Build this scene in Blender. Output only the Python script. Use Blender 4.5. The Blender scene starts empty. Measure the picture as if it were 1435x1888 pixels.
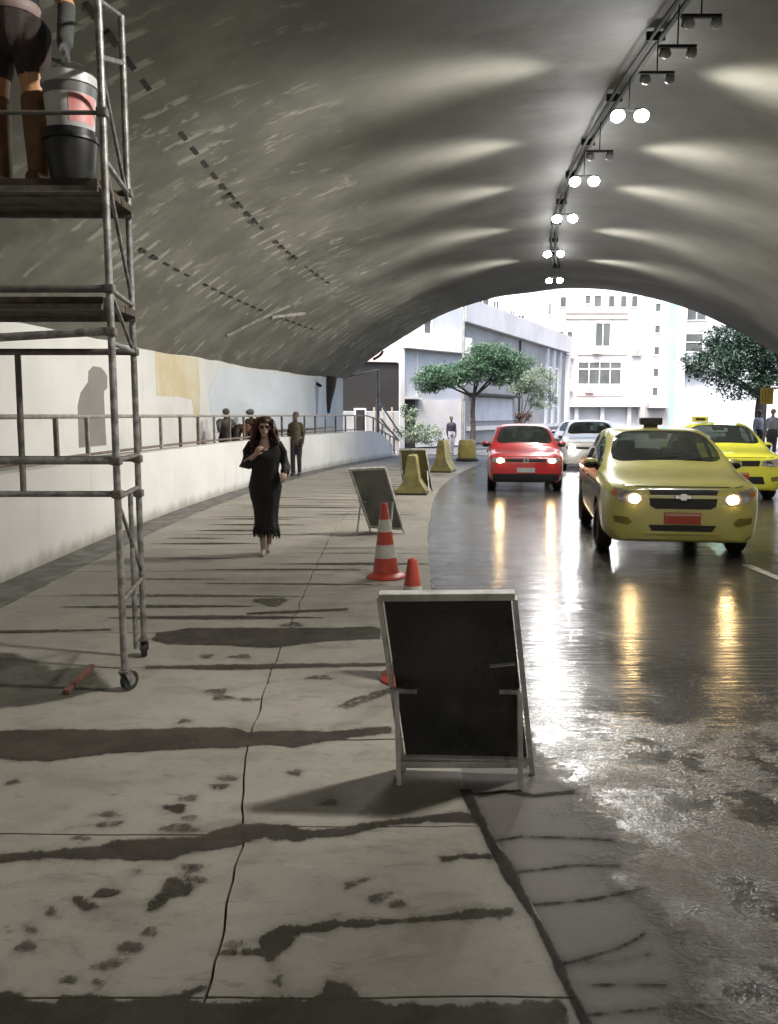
import bpy, bmesh, math, random
from mathutils import Vector, Matrix, noise as mnoise
from mathutils.bvhtree import BVHTree
R = math.radians
rnd = random.Random(7)
scene = bpy.context.scene
COL = scene.collection

# ------------------------------------------------------------------ camera, sky, sun, exposure
CAM_H = 1.65
FPX, CXP, CYP = 1500.0, 717.5, 944.0
PITCH = math.atan((944 - 765) / FPX)
cam_data = bpy.data.cameras.new('camera')
cam_data.sensor_fit = 'VERTICAL'
cam_data.sensor_height = 24.0
cam_data.lens = 24.0 * FPX / 1888.0
cam_data.clip_start = 0.05
cam_data.clip_end = 900
cam = bpy.data.objects.new('camera', cam_data)
cam.location = (0, 0, CAM_H)
cam.rotation_euler = (math.pi / 2 - PITCH, 0, 0)
COL.objects.link(cam)
scene.camera = cam

SUN_EL, SUN_AZ = 58, 200            # azimuth the light comes from, clockwise from +Y
world = bpy.data.worlds.new('World')
scene.world = world
world.use_nodes = True
wn = world.node_tree
bg = wn.nodes['Background']
sky = wn.nodes.new('ShaderNodeTexSky')
sky.sky_type = 'NISHITA'
sky.sun_disc = False
sky.sun_elevation = R(SUN_EL)
sky.sun_rotation = R(SUN_AZ)
sky.air_density = 1.0
sky.dust_density = 6.0
sky.ozone_density = 1.0
wn.links.new(sky.outputs[0], bg.inputs[0])
bg.inputs[1].default_value = 0.15
sun_data = bpy.data.lights.new('sun', 'SUN')
sun_data.energy = 1.5
sun_data.angle = R(14)
sun_data.color = (1.0, 0.97, 0.93)
sun = bpy.data.objects.new('sun', sun_data)
az = R(SUN_AZ); el = R(SUN_EL)
sdir = Vector((math.sin(az) * math.cos(el), math.cos(az) * math.cos(el), math.sin(el)))
sun.rotation_euler = (-sdir).to_track_quat('-Z', 'Y').to_euler()
sun.location = (0, 40, 60)
COL.objects.link(sun)

scene.view_settings.view_transform = 'Standard'
scene.view_settings.look = 'None'
scene.view_settings.gamma = 1.0
scene.view_settings.use_curve_mapping = False
scene.view_settings.exposure = 2.0
scene.render.engine = 'CYCLES'
scene.cycles.use_denoising = True
scene.cycles.max_bounces = 6
scene.cycles.use_adaptive_sampling = True
scene.cycles.adaptive_threshold = 0.02
scene.cycles.diffuse_bounces = 3
scene.cycles.glossy_bounces = 3
scene.cycles.transparent_max_bounces = 6
scene.cycles.sample_clamp_indirect = 6.0
scene.cycles.caustics_reflective = False
scene.cycles.caustics_refractive = False

LAMP_W = 355.0       # one lit flood lamp of the tunnel

# ------------------------------------------------------------------ measuring helpers
def ray(px, py):
    x = (px - CXP) / FPX; y = -(py - CYP) / FPX
    return Vector((x, math.cos(PITCH) + y * math.sin(PITCH), -math.sin(PITCH) + y * math.cos(PITCH)))
def ground(px, py, z=0.0):
    r = ray(px, py); t = (z - CAM_H) / r.z
    return Vector((r.x * t, r.y * t, z))
def at(px, py, d):
    r = ray(px, py); t = d / r.y
    return Vector((r.x * t, d, r.z * t + CAM_H))

# tunnel axis: straight until y = 10, then a bend to the right about (CX0, 10)
CX0, RC = 63.15, 60.5
def path(s, r, z=0.0):
    if s <= 10: return Vector((CX0 - r, s, z))
    th = (s - 10) / RC
    return Vector((CX0 - r * math.cos(th), 10 + r * math.sin(th), z))
def heading(s):
    return 0.0 if s <= 10 else (s - 10) / RC        # clockwise turn of the axis
def on_path(s, x, z=0.0):                            # x = offset to the right of the camera line
    return path(s, CX0 - x, z)
S_END = 30.06
VR, VAP = 11.87, 6.1
def vault_z(u): return VAP - VR + math.sqrt(VR * VR - u * u)

# ------------------------------------------------------------------ object helpers
def tag(o, label=None, cat=None, group=None, kind=None):
    if label: o['label'] = label
    if cat: o['category'] = cat
    if group: o['group'] = group
    if kind: o['kind'] = kind
    return o
def empty(name, loc=(0, 0, 0), rz=0.0, label=None, cat=None, group=None):
    o = bpy.data.objects.new(name, None)
    o.empty_display_size = 0.2
    o.location = loc; o.rotation_euler = (0, 0, rz)
    COL.objects.link(o)
    return tag(o, label, cat, group)
def link_mesh(name, me, mat=None, parent=None, smooth=False):
    if mat is not None and len(me.materials) == 0: me.materials.append(mat)
    if smooth:
        for p in me.polygons: p.use_smooth = True
    o = bpy.data.objects.new(name, me)
    COL.objects.link(o)
    if parent is not None: o.parent = parent
    return o
def copy_tree(o, parent=None):
    c = o.copy(); COL.objects.link(c); c.parent = parent
    for ch in list(o.children): copy_tree(ch, c)
    return c

class MB:
    def __init__(self): self.v = []; self.f = []
    def add(self, vs, fs):
        n = len(self.v)
        self.v += [tuple(v) for v in vs]
        self.f += [tuple(i + n for i in f) for f in fs]
        return self
    def box(self, c, s, rz=0.0, M=None):
        c = Vector(c); hx, hy, hz = s[0] / 2, s[1] / 2, s[2] / 2
        vs = [Vector((x, y, z)) for z in (-hz, hz) for x, y in ((-hx, -hy), (hx, -hy), (hx, hy), (-hx, hy))]
        m = M if M is not None else Matrix.Rotation(rz, 3, 'Z')
        return self.add([m @ v + c for v in vs], [(3, 2, 1, 0), (4, 5, 6, 7), (0, 1, 5, 4), (1, 2, 6, 5), (2, 3, 7, 6), (3, 0, 4, 7)])
    def beam(self, a, b, w, h, up=(0, 0, 1)):        # box from a to b
        a = Vector(a); b = Vector(b); d = (b - a); L = d.length; d.normalize()
        up = Vector(up)
        if abs(d.dot(up)) > 0.99: up = Vector((0, 1, 0))
        sx = d.cross(up).normalized(); sz = sx.cross(d)
        M = Matrix((sx, d, sz)).transposed()
        return self.box((a + b) / 2, (w, L, h), M=M)
    def tube(self, a, b, r0, r1=None, n=10, cap=True):
        a = Vector(a); b = Vector(b); r1 = r0 if r1 is None else r1
        d = (b - a).normalized()
        t = Vector((0, 0, 1)) if abs(d.z) < 0.9 else Vector((1, 0, 0))
        x = d.cross(t).normalized(); y = d.cross(x)
        vs = []
        for p, r in ((a, r0), (b, r1)):
            for k in range(n):
                an = 2 * math.pi * k / n
                vs.append(p + (x * math.cos(an) + y * math.sin(an)) * r)
        fs = [(k, (k + 1) % n, n + (k + 1) % n, n + k) for k in range(n)]
        if cap: fs += [tuple(range(n))[::-1], tuple(range(n, 2 * n))]
        return self.add(vs, [f[::-1] for f in fs])
    def poly_tube(self, pts, r, n=8):
        pts = [Vector(p) for p in pts]; rings = []
        rr = r if isinstance(r, (list, tuple)) else [r] * len(pts)
        ref = None
        for i, p in enumerate(pts):
            d = (pts[min(i + 1, len(pts) - 1)] - pts[max(i - 1, 0)]).normalized()
            if ref is None: ref = Vector((0, 0, 1)) if abs(d.z) < 0.9 else Vector((1, 0, 0))
            x = d.cross(ref).normalized(); y = d.cross(x); ref = -y if False else ref
            rings.append([p + (x * math.cos(2 * math.pi * k / n) + y * math.sin(2 * math.pi * k / n)) * rr[i] for k in range(n)])
        return self.loft(rings)
    def loft(self, rings, closed=True, cap=True):
        n = len(rings[0]); vs = [v for r in rings for v in r]; fs = []
        for i in range(len(rings) - 1):
            for k in range(n if closed else n - 1):
                a = i * n + k; b = i * n + (k + 1) % n
                fs.append((a, a + n, b + n, b))
        if cap and closed: fs += [tuple(range(n)), tuple(range((len(rings) - 1) * n, len(rings) * n))[::-1]]
        return self.add(vs, fs)
    def lathe(self, prof, n=24, c=(0, 0, 0), axis='Z', cap=True):
        c = Vector(c); rings = []
        for r, z in prof:
            ring = []
            for k in range(n):
                a = 2 * math.pi * k / n
                p = Vector((r * math.cos(a), r * math.sin(a), z))
                if axis == 'X': p = Vector((p.z, p.x, p.y))
                if axis == 'Y': p = Vector((p.y, p.z, p.x))
                ring.append(p + c)
            rings.append(ring)
        return self.loft(rings, cap=cap)
    def prism(self, outline, depth, origin, ax, ay):  # 2d outline extruded along ax x ay
        ax = Vector(ax); ay = Vector(ay); az = ax.cross(ay).normalized(); o = Vector(origin)
        n = len(outline)
        f = [o + ax * p[0] + ay * p[1] for p in outline]
        b = [p + az * depth for p in f]
        fs = [tuple(range(n))[::-1], tuple(range(n, 2 * n))] + [(k, (k + 1) % n, n + (k + 1) % n, n + k) for k in range(n)]
        return self.add(f + b, fs)
    def build(self, name, mat, parent=None, smooth=False, bevel=0.0, loc=None, subsurf=0):
        me = bpy.data.meshes.new(name)
        me.from_pydata(self.v, [], self.f)
        bm = bmesh.new(); bm.from_mesh(me)
        bmesh.ops.recalc_face_normals(bm, faces=bm.faces)
        if bevel > 0:
            bmesh.ops.bevel(bm, geom=[e for e in bm.edges if len(e.link_faces) == 2 and e.calc_face_angle(0) > 0.6], offset=bevel, segments=2, profile=0.6, affect='EDGES')
        bm.to_mesh(me); bm.free(); me.update()
        o = link_mesh(name, me, mat, parent, smooth)
        if loc is not None: o.location = loc
        if smooth and bevel >= 0: shade_auto(me, 40)
        return o
def shade_auto(me, deg):
    for p in me.polygons: p.use_smooth = True
    bm = bmesh.new(); bm.from_mesh(me); lim = R(deg)
    for e in bm.edges:
        if len(e.link_faces) == 2 and e.calc_face_angle(0) > lim: e.smooth = False
    bm.to_mesh(me); bm.free()
def struct(o): o['kind'] = 'structure'; return o
def evaluated(o):
    dg = bpy.context.evaluated_depsgraph_get(); dg.update()
    me = bpy.data.meshes.new_from_object(o.evaluated_get(dg), depsgraph=dg)
    return me

# ------------------------------------------------------------------ materials
def nodes_of(name):
    m = bpy.data.materials.new(name); m.use_nodes = True
    return m, m.node_tree, m.node_tree.nodes['Principled BSDF']
class NT:                                            # tiny node-writing helper
    def __init__(self, nt): self.nt = nt
    def n(self, t, **k):
        nd = self.nt.nodes.new(t)
        for a, b in k.items(): setattr(nd, a, b)
        return nd
    def put(self, sock, v):
        if isinstance(v, bpy.types.NodeSocket): self.nt.links.new(v, sock)
        else: sock.default_value = v
    def math(self, op, a, b=0.0, c=0.0, clamp=False):
        nd = self.n('ShaderNodeMath', operation=op, use_clamp=clamp)
        for i, v in enumerate((a, b, c)): self.put(nd.inputs[i], v)
        return nd.outputs[0]
    def noise(self, vec, scale, detail=4.0, rough=0.55, dist=0.0):
        nd = self.n('ShaderNodeTexNoise')
        self.put(nd.inputs['Vector'], vec); nd.inputs['Scale'].default_value = scale
        nd.inputs['Detail'].default_value = detail; nd.inputs['Roughness'].default_value = rough
        nd.inputs['Distortion'].default_value = dist
        return nd.outputs['Fac']
    def voronoi(self, vec, scale, out='Distance'):
        nd = self.n('ShaderNodeTexVoronoi'); self.put(nd.inputs['Vector'], vec); nd.inputs['Scale'].default_value = scale
        return nd.outputs[out]
    def ramp(self, v, lo, hi, a=0.0, b=1.0):
        nd = self.n('ShaderNodeMapRange', interpolation_type='SMOOTHSTEP')
        self.put(nd.inputs[0], v); self.put(nd.inputs[1], lo); self.put(nd.inputs[2], hi); self.put(nd.inputs[3], a); self.put(nd.inputs[4], b)
        return nd.outputs[0]
    def mix(self, f, a, b):
        nd = self.n('ShaderNodeMix', data_type='RGBA')
        self.put(nd.inputs[0], f)
        for i, v in ((6, a), (7, b)): self.put(nd.inputs[i], v if isinstance(v, bpy.types.NodeSocket) else (*v[:3], 1))
        return nd.outputs[2]
    def scale(self, vec, s):
        nd = self.n('ShaderNodeMapping'); self.put(nd.inputs[0], vec); nd.inputs['Scale'].default_value = s
        return nd.outputs[0]
    def bump(self, h, strength=0.3, dist=0.01):
        nd = self.n('ShaderNodeBump'); self.put(nd.inputs['Height'], h)
        nd.inputs['Strength'].default_value = strength; nd.inputs['Distance'].default_value = dist
        return nd.outputs[0]
    def pos(self): return self.n('ShaderNodeNewGeometry').outputs['Position']
    def obj(self): return self.n('ShaderNodeTexCoord').outputs['Object']
    def uv(self): return self.n('ShaderNodeTexCoord').outputs['UV']
    def sep(self, v):
        nd = self.n('ShaderNodeSeparateXYZ'); self.put(nd.inputs[0], v); return nd.outputs
def pm(name, c1, c2=None, scale=3.0, rough=0.6, metal=0.0, bump=0.0, bscale=40.0, rough2=None, world_space=False, detail=5.0, spec=0.5, coat=0.0, lo=0.35, hi=0.65, **extra):
    m, nt, b = nodes_of(name); T = NT(nt)
    vec = T.pos() if world_space else T.obj()
    c2 = c2 or tuple(x * 0.82 for x in c1)
    f = T.ramp(T.noise(vec, scale, detail), lo, hi)
    T.put(b.inputs['Base Color'], T.mix(f, c1, c2))
    if rough2 is not None: T.put(b.inputs['Roughness'], T.ramp(T.noise(vec, scale * 1.7, 4), 0.35, 0.65, rough, rough2))
    else: b.inputs['Roughness'].default_value = rough
    b.inputs['Metallic'].default_value = metal
    b.inputs['Specular IOR Level'].default_value = spec
    b.inputs['Coat Weight'].default_value = coat
    b.inputs['Coat Roughness'].default_value = 0.06
    if bump > 0: T.put(b.inputs['Normal'], T.bump(T.noise(vec, bscale, 6), bump, 0.01))
    return m
def emit(name, col, strength):
    m, nt, b = nodes_of(name); T = NT(nt)
    b.inputs['Base Color'].default_value = (0.8, 0.8, 0.8, 1)
    f = T.noise(T.obj(), 30, 2)
    T.put(b.inputs['Emission Color'], T.mix(f, col, tuple(min(1, c * 1.05) for c in col)))
    b.inputs['Emission Strength'].default_value = strength
    return m
M = {}
M['steel'] = pm('galvanised steel', (0.36, 0.35, 0.34), (0.18, 0.17, 0.16), 18, 0.42, 0.6, rough2=0.6, bump=0.15)
M['steel_dark'] = pm('dirty scaffold steel', (0.13, 0.125, 0.12), (0.20, 0.175, 0.15), 14, 0.5, 0.5, rough2=0.7, bump=0.2)
M['alu'] = pm('scuffed white metal frame', (0.62, 0.61, 0.58), (0.40, 0.39, 0.36), 9, 0.4, 0.1, rough2=0.6)
M['rubber'] = pm('black rubber', (0.018, 0.018, 0.018), (0.035, 0.034, 0.032), 14, 0.65, bump=0.2)
M['plank'] = pm('dirty scaffold plank', (0.10, 0.075, 0.05), (0.045, 0.035, 0.028), 9, 0.8, bump=0.4)
M['white_wall'] = None
M['chrome'] = pm('chrome', (0.7, 0.7, 0.7), (0.6, 0.6, 0.6), 5, 0.12, 1.0)
M['black_plastic'] = pm('black plastic', (0.012, 0.012, 0.013), (0.02, 0.02, 0.02), 10, 0.4)
M['glass_dark'] = pm('dark window glass', (0.010, 0.014, 0.013), (0.016, 0.02, 0.019), 2, 0.04, spec=0.7)
def car_glass(name, tint, fac):
    m, nt, b = nodes_of(name); T = NT(nt)
    T.put(b.inputs['Base Color'], T.mix(T.noise(T.obj(), 3, 3), (0.03, 0.036, 0.034), (0.05, 0.055, 0.05)))
    b.inputs['Roughness'].default_value = .05; b.inputs['Specular IOR Level'].default_value = .9
    tr = T.n('ShaderNodeBsdfTransparent'); tr.inputs[0].default_value = (*tint, 1)
    mx = T.n('ShaderNodeMixShader'); mx.inputs[0].default_value = fac
    out = [n_ for n_ in nt.nodes if n_.type == 'OUTPUT_MATERIAL'][0]
    nt.links.new(b.outputs[0], mx.inputs[1]); nt.links.new(tr.outputs[0], mx.inputs[2]); nt.links.new(mx.outputs[0], out.inputs[0])
    return m
M['car_glass'] = car_glass('car window glass', (.55, .64, .60), .42)
M['rail'] = pm('dull rail paint', (0.42, 0.39, 0.35), (0.27, 0.24, 0.21), 8, 0.5, 0.2)
M['rail_brown'] = pm('brownish rail post', (0.22, 0.165, 0.13), (0.13, 0.095, 0.075), 8, 0.6, 0.2)
# ================================================================== SETTING
def grid_sheet(name, s_list, x_list, z, mat, zf=None):
    me = bpy.data.meshes.new(name); vs = []; fs = []; n = len(x_list)
    for s in s_list:
        for x in x_list:
            p = on_path(s, x, z + (zf(s, x) if zf else 0)); vs.append(p)
    for i in range(len(s_list) - 1):
        for k in range(n - 1):
            a = i * n + k; fs.append((a, a + 1, a + n + 1, a + n))
    me.from_pydata(vs, [], fs); me.update()
    return struct(link_mesh(name, me, mat, None, True))
def srange(a, b, st):
    n = max(1, int(math.ceil((b - a) / st))); return [a + (b - a) * i / n for i in range(n + 1)]

# ---- ground far outside
m, nt, b = nodes_of('wet pavement outside'); T = NT(nt); p = T.pos()
T.put(b.inputs['Base Color'], T.mix(T.ramp(T.noise(p, 0.6, 5), .35, .65), (0.11, 0.11, 0.11), (0.075, 0.075, 0.078)))
T.put(b.inputs['Roughness'], T.ramp(T.noise(p, 0.8, 4), .4, .6, .12, .4))
T.put(b.inputs['Normal'], T.bump(T.noise(p, 30, 5), .15, .01))
M['pavement'] = m
g = MB(); g.add([(-400, -400, -0.06), (400, -400, -0.06), (400, 500, -0.06), (-400, 500, -0.06)], [(0, 1, 2, 3)])
struct(g.build('ground', M['pavement']))

# ---- road: worn concrete margin that turns to wet asphalt
m, nt, b = nodes_of('wet road'); T = NT(nt); p = T.pos(); sp = T.sep(p)
wob = T.math('MULTIPLY', T.math('SUBTRACT', T.noise(T.scale(p, (1, 1.5, 1)), 2.1, 9, .68), .5), 1.0)
near = T.ramp(sp[1], 2.6, 6.5, 0.0, .55)               # the dry margin closes towards the bend
edge = T.math('ADD', T.math('ADD', sp[0], wob), near)
wet = T.ramp(edge, 0.62, 1.0)
film = T.ramp(edge, 0.80, .93)                        # standing film of water
grain = T.noise(p, 50, 6, .75)
speck = T.voronoi(p, 78)
stone = T.sep(T.voronoi(p, 78, 'Color'))[0]
asph = T.mix(T.ramp(grain, .35, .7), (0.032, 0.029, 0.025), (0.068, 0.063, 0.055))
asph = T.mix(T.math('MULTIPLY', T.ramp(stone, .7, .98), .5), asph, (0.15, 0.145, 0.13))
conc = T.mix(T.ramp(T.noise(p, 1.4, 6), .3, .7), (0.118, 0.106, 0.09), (0.08, 0.072, 0.061))
conc = T.mix(T.ramp(T.noise(p, 14, 5), .52, .75), conc, (0.10, 0.09, 0.078))
T.put(b.inputs['Base Color'], T.mix(wet, conc, asph))
wr = T.ramp(T.noise(T.scale(p, (1.0, 0.5, 1)), 1.1, 6, .6), .35, .65, .24, .13)
T.put(b.inputs['Roughness'], T.math('ADD', T.math('MULTIPLY', film, wr), T.math('MULTIPLY', T.math('SUBTRACT', 1.0, film), .66)))
nearness = T.ramp(T.math('ADD', sp[1], T.math('MULTIPLY', sp[0], -0.5)), 1.2, 4.4, 1.0, .05)
drow = T.ramp(T.noise(p, 2.6, 6, .6), .42, .60, .12, 1.0)   # where the film drowns the stones
rip = T.noise(T.scale(p, (.10, 1.3, 1)), 15, 4, .55)     # ripples drawn across the fall of the road
rip2 = T.noise(T.scale(p, (.25, 1.0, 1)), 3.2, 3, .5)
hgt = T.math('MULTIPLY', T.math('ADD', T.math('MULTIPLY', grain, .5), T.math('MULTIPLY', speck, .55)), T.math('MULTIPLY', nearness, drow))
hgt = T.math('MULTIPLY', hgt, T.math('ADD', T.math('MULTIPLY', wet, .85), .15))
hgt = T.math('ADD', T.math('MULTIPLY', hgt, .9), T.math('MULTIPLY', film, T.math('ADD', T.math('MULTIPLY', rip, .34), T.math('MULTIPLY', rip2, .5))))
T.put(b.inputs['Normal'], T.bump(hgt, 1.0, .016))
b.inputs['Specular IOR Level'].default_value = .75
M['road'] = m
grid_sheet('road', srange(-32, 75, 1.0), [0.18, 0.9, 1.6, 2.6, 4, 5.5, 7, 8.2, 9.2], -0.006, M['road'])

# ---- lane line
M['paint'] = pm('worn lane paint', (0.62, 0.61, 0.57), (0.3, 0.29, 0.27), 6, 0.35, world_space=True)
for k, (s0, s1) in enumerate(((-2.0, 1.2), (3.9, 8.9), (14.5, 17.5), (21, 24), (27.5, 30.5))):
    o = grid_sheet('lane_marking', srange(s0, s1, .5), [3.92, 4.02], -0.002, M['paint'])

# ---- far pavement on the right with a kerb
M['kerb'] = pm('kerb concrete', (0.26, 0.25, 0.23), (0.17, 0.165, 0.15), 2.5, 0.6, bump=.3, world_space=True)
me = MB(); rings = []
for s in srange(-32, 60, 1.0):
    rings.append([on_path(s, 9.2, -.03), on_path(s, 9.2, .13), on_path(s, 9.24, .15), on_path(s, 13.5 if s > S_END else 10.7, .15), on_path(s, 13.5 if s > S_END else 10.7, -.03)])
me.loft(rings); struct(me.build('pavement_right', M['kerb']))

# ---- sidewalk: bed, slabs with real joints
m, nt, b = nodes_of('sidewalk concrete'); T = NT(nt); p = T.pos()
big = T.noise(p, .7, 6, .6); fine = T.noise(p, 9, 6, .65); vf = T.noise(p, 120, 3)
col = T.mix(T.ramp(big, .32, .68), (0.305, 0.284, 0.242), (0.222, 0.207, 0.177))
col = T.mix(T.math('MULTIPLY', T.ramp(fine, .48, .78), .55), col, (0.17, 0.158, 0.138))
col = T.mix(T.math('MULTIPLY', T.ramp(T.noise(T.scale(p, (1, 2.4, 1)), 3.2, 7, .7, 1.2), .60, .72), .5), col, (0.40, 0.385, 0.35))
col = T.mix(T.math('MULTIPLY', T.ramp(T.noise(T.scale(p, (1.0, 3.0, 1)), 4.6, 8, .72, .6), .61, .655), .6), col, (0.13, 0.118, 0.10))
dm = T.noise(T.scale(p, (1, 1.7, 1)), 1.9, 9, .7, .5)      # broad damp clouds
col = T.mix(T.math('MULTIPLY', T.ramp(dm, .50, .66), .55), col, (0.15, 0.138, 0.116))
dm2 = T.noise(T.scale(p, (.8, 2.6, 1)), 6.5, 9, .72, .8)
col = T.mix(T.math('MULTIPLY', T.ramp(dm2, .57, .66), .45), col, (0.12, 0.11, 0.092))
col = T.mix(T.math('MULTIPLY', T.ramp(T.noise(p, 60, 4, .6), .62, .72), .35), col, (0.42, 0.40, 0.36))
T.put(b.inputs['Base Color'], col)
T.put(b.inputs['Roughness'], T.ramp(dm, .45, .66, .66, .42))
T.put(b.inputs['Normal'], T.bump(T.math('ADD', T.math('MULTIPLY', fine, .5), T.math('MULTIPLY', vf, .25)), .35, .012))
b.inputs['Specular IOR Level'].default_value = .4
M['slab'] = m
M['bed'] = pm('dark joint grit', (0.035, 0.032, 0.028), (0.02, 0.018, 0.016), 30, .5, world_space=True, bump=.4)
sidewalk = grid_sheet('sidewalk', srange(-32, 33.5, 1.0), [-3.95, -2, -.6, .52], -0.035, M['bed'])
JX = [(-40, -.5), (2.0, -.515), (3.0, -.575), (3.8, -.70), (5.1, -.765), (8, -.80), (40, -.85)]
def jx(s):
    for (a, xa), (b_, xb) in zip(JX, JX[1:]):
        if a <= s <= b_: return xa + (xb - xa) * (s - a) / (b_ - a)
    return -.8
def jit(x, y, amp, sc=2.3, seed=0.0):
    return amp * mnoise.fractal(Vector((x * sc, y * sc, seed)), 0.7, 2.0, 5)
EX = [(-40, .56), (2.04, .545), (2.49, .505), (2.88, .435), (3.44, .335), (5, .33), (8, .42), (13, .6), (40, .62)]
def ex(s):
    for (a, xa), (b_, xb) in zip(EX, EX[1:]):
        if a <= s <= b_: return xa + (xb - xa) * (s - a) / (b_ - a)
    return .6
def slab(s0, s1, x0, x1, dz):
    gap = .0045; pts = []
    def edge_pts(a, b_, n):
        return [(a[0] + (b_[0] - a[0]) * i / n, a[1] + (b_[1] - a[1]) * i / n) for i in range(n)]
    n1 = max(4, int((s1 - s0) / .07)) if s0 < 9 else 4
    n2 = max(4, int(1.2 / .08)) if s0 < 9 else 4
    c = [(s0 + gap, x0(s0) + gap), (s0 + gap, x1(s0) - gap), (s1 - gap, x1(s1) - gap), (s1 - gap, x0(s1) + gap)]
    loop = []
    for s, x in edge_pts(c[0], c[1], n2): loop.append((s + jit(x, s0, .012), x))
    for s, x in edge_pts(c[1], c[2], n1): loop.append((s, x1(s) - gap + jit(s, 3.3 + x1(5), .016)))
    for s, x in edge_pts(c[2], c[3], n2): loop.append((s + jit(x, s1, .012), x))
    for s, x in edge_pts(c[3], c[0], n1): loop.append((s, x0(s) + gap + jit(s, 3.3 + x0(5), .016)))
    mb = MB(); n = len(loop)
    top = [on_path(s, x, dz) for s, x in loop]; bot = [on_path(s, x, -.033) for s, x in loop]
    mb.add(top + bot, [tuple(range(n))] + [(k, n + k, n + (k + 1) % n, (k + 1) % n) for k in range(n)])
    return mb.build('slab', M['slab'], sidewalk)
SJ = [-8, -5.5, -3, -1.2, .6, 2.14, 3.05, 4.0, 5.2, 6.05, 7.3, 8.5, 9.9, 11.2, 12.6, 14, 15.5, 17, 18.5, 20, 22, 24, 26, 28, 30, 32]
for i in range(len(SJ) - 1):
    if SJ[i + 1] < -4: continue
    slab(SJ[i], SJ[i + 1], lambda s: -3.35, jx, rnd.uniform(-.002, .0015))
    slab(SJ[i] + (.0 if i % 2 else .06), SJ[i + 1] + (.06 if i % 2 else .0), jx, ex, rnd.uniform(-.002, .0015))
M['gutter'] = pm('damp gutter', (0.115, 0.108, 0.098), (0.07, 0.066, 0.06), 2.4, .45, rough2=.65, bump=.4, world_space=True)
grid_sheet('gutter', srange(-32, 33, .5), [-3.86, -3.6, -3.36], -.006, M['gutter'], lambda s, x: -.012 if -3.7 < x < -3.5 else 0)

# ---- wet patches lying on the slabs (traced in plan)
def wet_mat(name, c1, c2, top, soft, namp, nsc, rough, mott=0.0):
    m, nt, b = nodes_of(name); T = NT(nt); p = T.pos()
    at_ = T.n('ShaderNodeAttribute', attribute_name='inside').outputs['Fac']
    T.put(b.inputs['Base Color'], T.mix(T.ramp(T.noise(p, 4, 6), .35, .65), c1, c2))
    T.put(b.inputs['Roughness'], T.ramp(T.noise(p, 6, 5), .35, .65, rough, rough + .2)); b.inputs['Specular IOR Level'].default_value = .22
    T.put(b.inputs['Normal'], T.bump(T.noise(p, 60, 5), .25, .008))
    n1 = T.math('MULTIPLY', T.math('SUBTRACT', T.noise(p, nsc, 8, .68), .5), namp)
    n2 = T.math('MULTIPLY', T.math('SUBTRACT', T.noise(p, nsc * 5, 4, .6), .5), namp * .35)
    v = T.math('ADD', at_, T.math('ADD', n1, n2))
    al = T.math('MAXIMUM', T.ramp(v, -soft, soft * 1.5, 0.0, top), T.ramp(T.math('ADD', at_, T.math('MULTIPLY', n1, 1.6)), -.04, .02, 0.0, .24))
    if mott > 0: al = T.math('MULTIPLY', al, T.ramp(T.noise(p, 26, 6, .7), .36, .62, 1 - mott, 1.0))
    else: al = T.math('MULTIPLY', al, T.ramp(T.noise(p, 9, 6, .6), .3, .6, .82, 1.0))
    T.put(b.inputs['Alpha'], al)
    return m
M['wet'] = wet_mat('wet concrete', (0.052, 0.045, 0.034), (0.035, 0.030, 0.023), .93, .006, .08, 12, .5)
M['damp'] = wet_mat('half dried damp mark', (0.075, 0.067, 0.054), (0.055, 0.048, 0.039), .88, .005, .055, 18, .5, .7)
M['crack'] = wet_mat('wet crack', (0.024, 0.020, 0.015), (0.015, 0.013, 0.010), .96, .005, .026, 14, .62)
M['grime'] = wet_mat('dark green grime', (0.075, 0.075, 0.058), (0.055, 0.053, 0.042), .85, .03, .16, 6, .45)
def patch_world(pts, z, mat, amp=.012, sc=6.0, step=.025, name='wet_patch'):
    pts = [(float(q[0]), float(q[1])) for q in pts]; n = len(pts)
    x0 = min(q[0] for q in pts); x1 = max(q[0] for q in pts); y0 = min(q[1] for q in pts); y1 = max(q[1] for q in pts)
    mg = .045; g = max(.011, min(.05, math.sqrt((x1 - x0 + .09) * (y1 - y0 + .09) / 5200)))
    nx = int((x1 - x0 + 2 * mg) / g) + 2; ny = int((y1 - y0 + 2 * mg) / g) + 2
    ed = [(pts[i], pts[(i + 1) % n]) for i in range(n)]; val = {}
    for i in range(nx):
        x = x0 - mg + i * g
        for j in range(ny):
            y = y0 - mg + j * g; best = 1e9; inside = False
            for (ax, ay), (bx, by) in ed:
                dx, dy = bx - ax, by - ay; L2 = dx * dx + dy * dy
                t = ((x - ax) * dx + (y - ay) * dy) / L2 if L2 > 1e-12 else 0.0
                t = 0.0 if t < 0 else (1.0 if t > 1 else t)
                ex_, ey_ = ax + t * dx - x, ay + t * dy - y; d = ex_ * ex_ + ey_ * ey_
                if d < best: best = d
                if (ay > y) != (by > y) and x < ax + (y - ay) * dx / (by - ay): inside = not inside
            d = math.sqrt(best)
            if inside or d < mg: val[i, j] = d if inside else -d
    vid = {}; vs = []; fs = []; av = []
    def vert(i, j):
        k = (i, j)
        if k not in vid: vid[k] = len(vs); vs.append((x0 - mg + i * g, y0 - mg + j * g, z)); av.append(val[k])
        return vid[k]
    for i in range(nx - 1):
        for j in range(ny - 1):
            if (i, j) in val and (i + 1, j) in val and (i, j + 1) in val and (i + 1, j + 1) in val:
                fs.append((vert(i, j), vert(i + 1, j), vert(i + 1, j + 1), vert(i, j + 1)))
    me = bpy.data.meshes.new(name); me.from_pydata(vs, [], fs)
    at_ = me.attributes.new('inside', 'FLOAT', 'POINT'); at_.data.foreach_set('value', av); me.update()
    return link_mesh(name, me, mat, sidewalk)
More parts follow.
